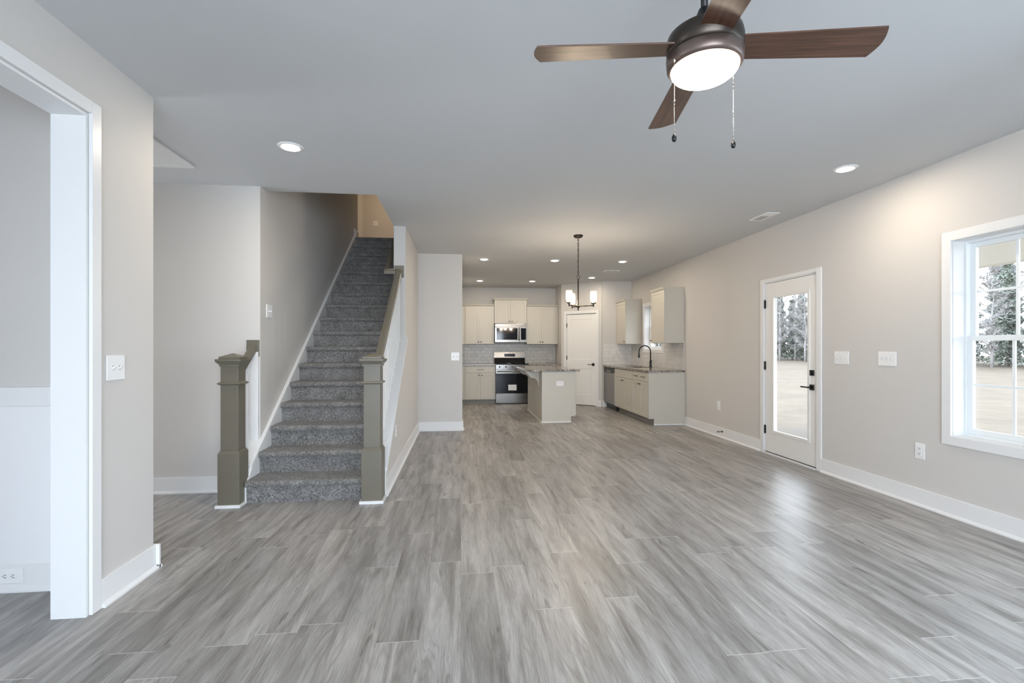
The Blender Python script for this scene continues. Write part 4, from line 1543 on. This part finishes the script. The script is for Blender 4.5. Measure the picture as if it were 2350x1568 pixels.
def bare_mesh(seed, h):
    rnd = random.Random(seed)
    trunk, br = MB(), MB()
    tp = [Vector((0, 0, 0))]
    for k in range(1, 7):
        tp.append(Vector((rnd.uniform(-.10, .10) * k / 2, rnd.uniform(-.10, .10) * k / 2, h * 0.92 * k / 6)))
    trunk.tube(tp, 0.1, 7, True, [0.15 * (1 - 0.14 * k) for k in range(7)])
    bm = br.bm

    def twig(p, q, w):
        d = (q - p).normalized()
        a = d.cross(Vector((rnd.uniform(-1, 1), rnd.uniform(-1, 1), rnd.uniform(-1, 1)))).normalized()
        b = d.cross(a)
        r0 = [bm.verts.new(p + w * v) for v in (a, -0.5 * a + 0.87 * b, -0.5 * a - 0.87 * b)]
        t0 = bm.verts.new(q)
        for k in range(3):
            bm.faces.new((r0[k], r0[(k + 1) % 3], t0))
    for k in range(46):
        t_ = 0.12 + 0.88 * k / 46.0
        i_ = min(5, int(t_ * 6))
        p = tp[i_].lerp(tp[i_ + 1], t_ * 6 - i_)
        a = rnd.uniform(0, 2 * PI)
        L = (0.5 + 1.0 * math.sin(PI * min(1, 0.25 + t_ * 0.75))) * rnd.uniform(.75, 1.1)
        e_ = p + Vector((math.cos(a) * L, math.sin(a) * L, L * rnd.uniform(.3, 1.0)))
        twig(p, e_, 0.06)
        for _ in range(13):
            b0 = p.lerp(e_, rnd.uniform(.25, 1))
            d = Vector((rnd.uniform(-1, 1), rnd.uniform(-1, 1), rnd.uniform(-.3, 1.1))) * rnd.uniform(.25, .6)
            b1 = b0 + d
            twig(b0, b1, 0.034)
            for _ in range(4):
                c0 = b0.lerp(b1, rnd.uniform(.2, 1))
                twig(c0, c0 + Vector((rnd.uniform(-1, 1), rnd.uniform(-1, 1), rnd.uniform(-.4, 1))) * .34, 0.022)
    return trunk, br


def pine_mesh(seed, h):
    rnd = random.Random(seed)
    trunk, cr = MB(), MB()
    trunk.tube([(0, 0, 0), (0.05, 0, h * 0.5), (0, 0.03, h)], 0.12, 7, True, [0.18, 0.12, 0.03])
    b = cr.bm
    for _ in range(7000):
        t_ = rnd.random() ** 0.8
        z = h * (0.05 + 0.95 * t_)
        R_m = (0.3 + 1.35 * (1 - t_) ** 0.75) * (0.75 + 0.25 * math.sin(z * 5.1 + seed))
        r_ = R_m * math.sqrt(rnd.random())
        a = rnd.uniform(0, 2 * PI)
        c0 = Vector((r_ * math.cos(a), r_ * math.sin(a), z - 0.22 * r_))
        u = Vector((rnd.uniform(-1, 1), rnd.uniform(-1, 1), rnd.uniform(-.6, .6))).normalized() * rnd.uniform(.06, .15)
        v = Vector((rnd.uniform(-1, 1), rnd.uniform(-1, 1), rnd.uniform(-1, 1))).cross(u).normalized() * rnd.uniform(.03, .07)
        q = [b.verts.new(c0 + s1 * u + s2 * v) for s1, s2 in ((-1, -1), (1, -1), (1, 1), (-1, 1))]
        b.faces.new(q)
    return trunk, cr


protos = []
for s_, h_ in ((1, 11.0), (2, 12.5), (3, 10.0)):
    tm, bm2 = bare_mesh(s_, h_)
    protos.append(('bare_tree', 'trunk', 'branches', tm, bm2, 'bark', 'bark'))
for s_, h_ in ((4, 9.5), (5, 12.0)):
    tm, bm2 = pine_mesh(s_, h_)
    protos.append(('pine_tree', 'trunk', 'crown', tm, bm2, 'bark', 'needle'))
built = []
for nm, tn, bn, tm, bm2, m1, m2 in protos:
    r_ = thing(nm, 'x', 'tree', (0, 0, 0))
    obj(tn, tm, m1, r_)
    obj(bn, bm2, m2, r_)
    built.append([r_, False])
rnd = random.Random(11)
spots = []
for rowk, (n_, y0_, x0_) in enumerate(((24, 5.0, 44.5), (24, 6.3, 47.8), (24, 5.6, 51.1), (24, 7.0, 54.4), (24, 6.0, 57.7))):
    for k in range(n_):
        y = y0_ + 3.2 * k + rnd.uniform(-0.1, 0.1)
        spots.append((x0_ - 9.5 * max(0, (y - 25) / 40.0) + rnd.uniform(-0.1, 0.1), y, rowk))
for i, (x, y, rowk) in enumerate(spots):
    k = rnd.choice([0, 1, 2, 0, 1, 3]) if rowk == 0 else rnd.choice([0, 1, 4, 3, 4])
    src, used = built[k]
    if not used:
        r_ = src
        built[k][1] = True
    else:
        r_ = src.copy()
        COL.objects.link(r_)
        for chd in list(src.children):
            c2 = chd.copy()
            COL.objects.link(c2)
            c2.parent = r_
    r_.location = (x, y, -0.35)
    r_.rotation_euler = (0, 0, rnd.uniform(0, 6.28))
    s_ = rnd.uniform(0.8, 1.0)
    r_.scale = (s_, s_, s_)
    if k < 3:
        tag(r_, 'bare grey tree in the hazy treeline beyond the field', 'tree', 'bare trees in the treeline')
    else:
        tag(r_, 'dark evergreen pine in the hazy treeline beyond the field', 'tree', 'pine trees in the treeline')
for src, used in built:
    if not used:
        for chd in list(src.children):
            bpy.data.objects.remove(chd)
        bpy.data.objects.remove(src)
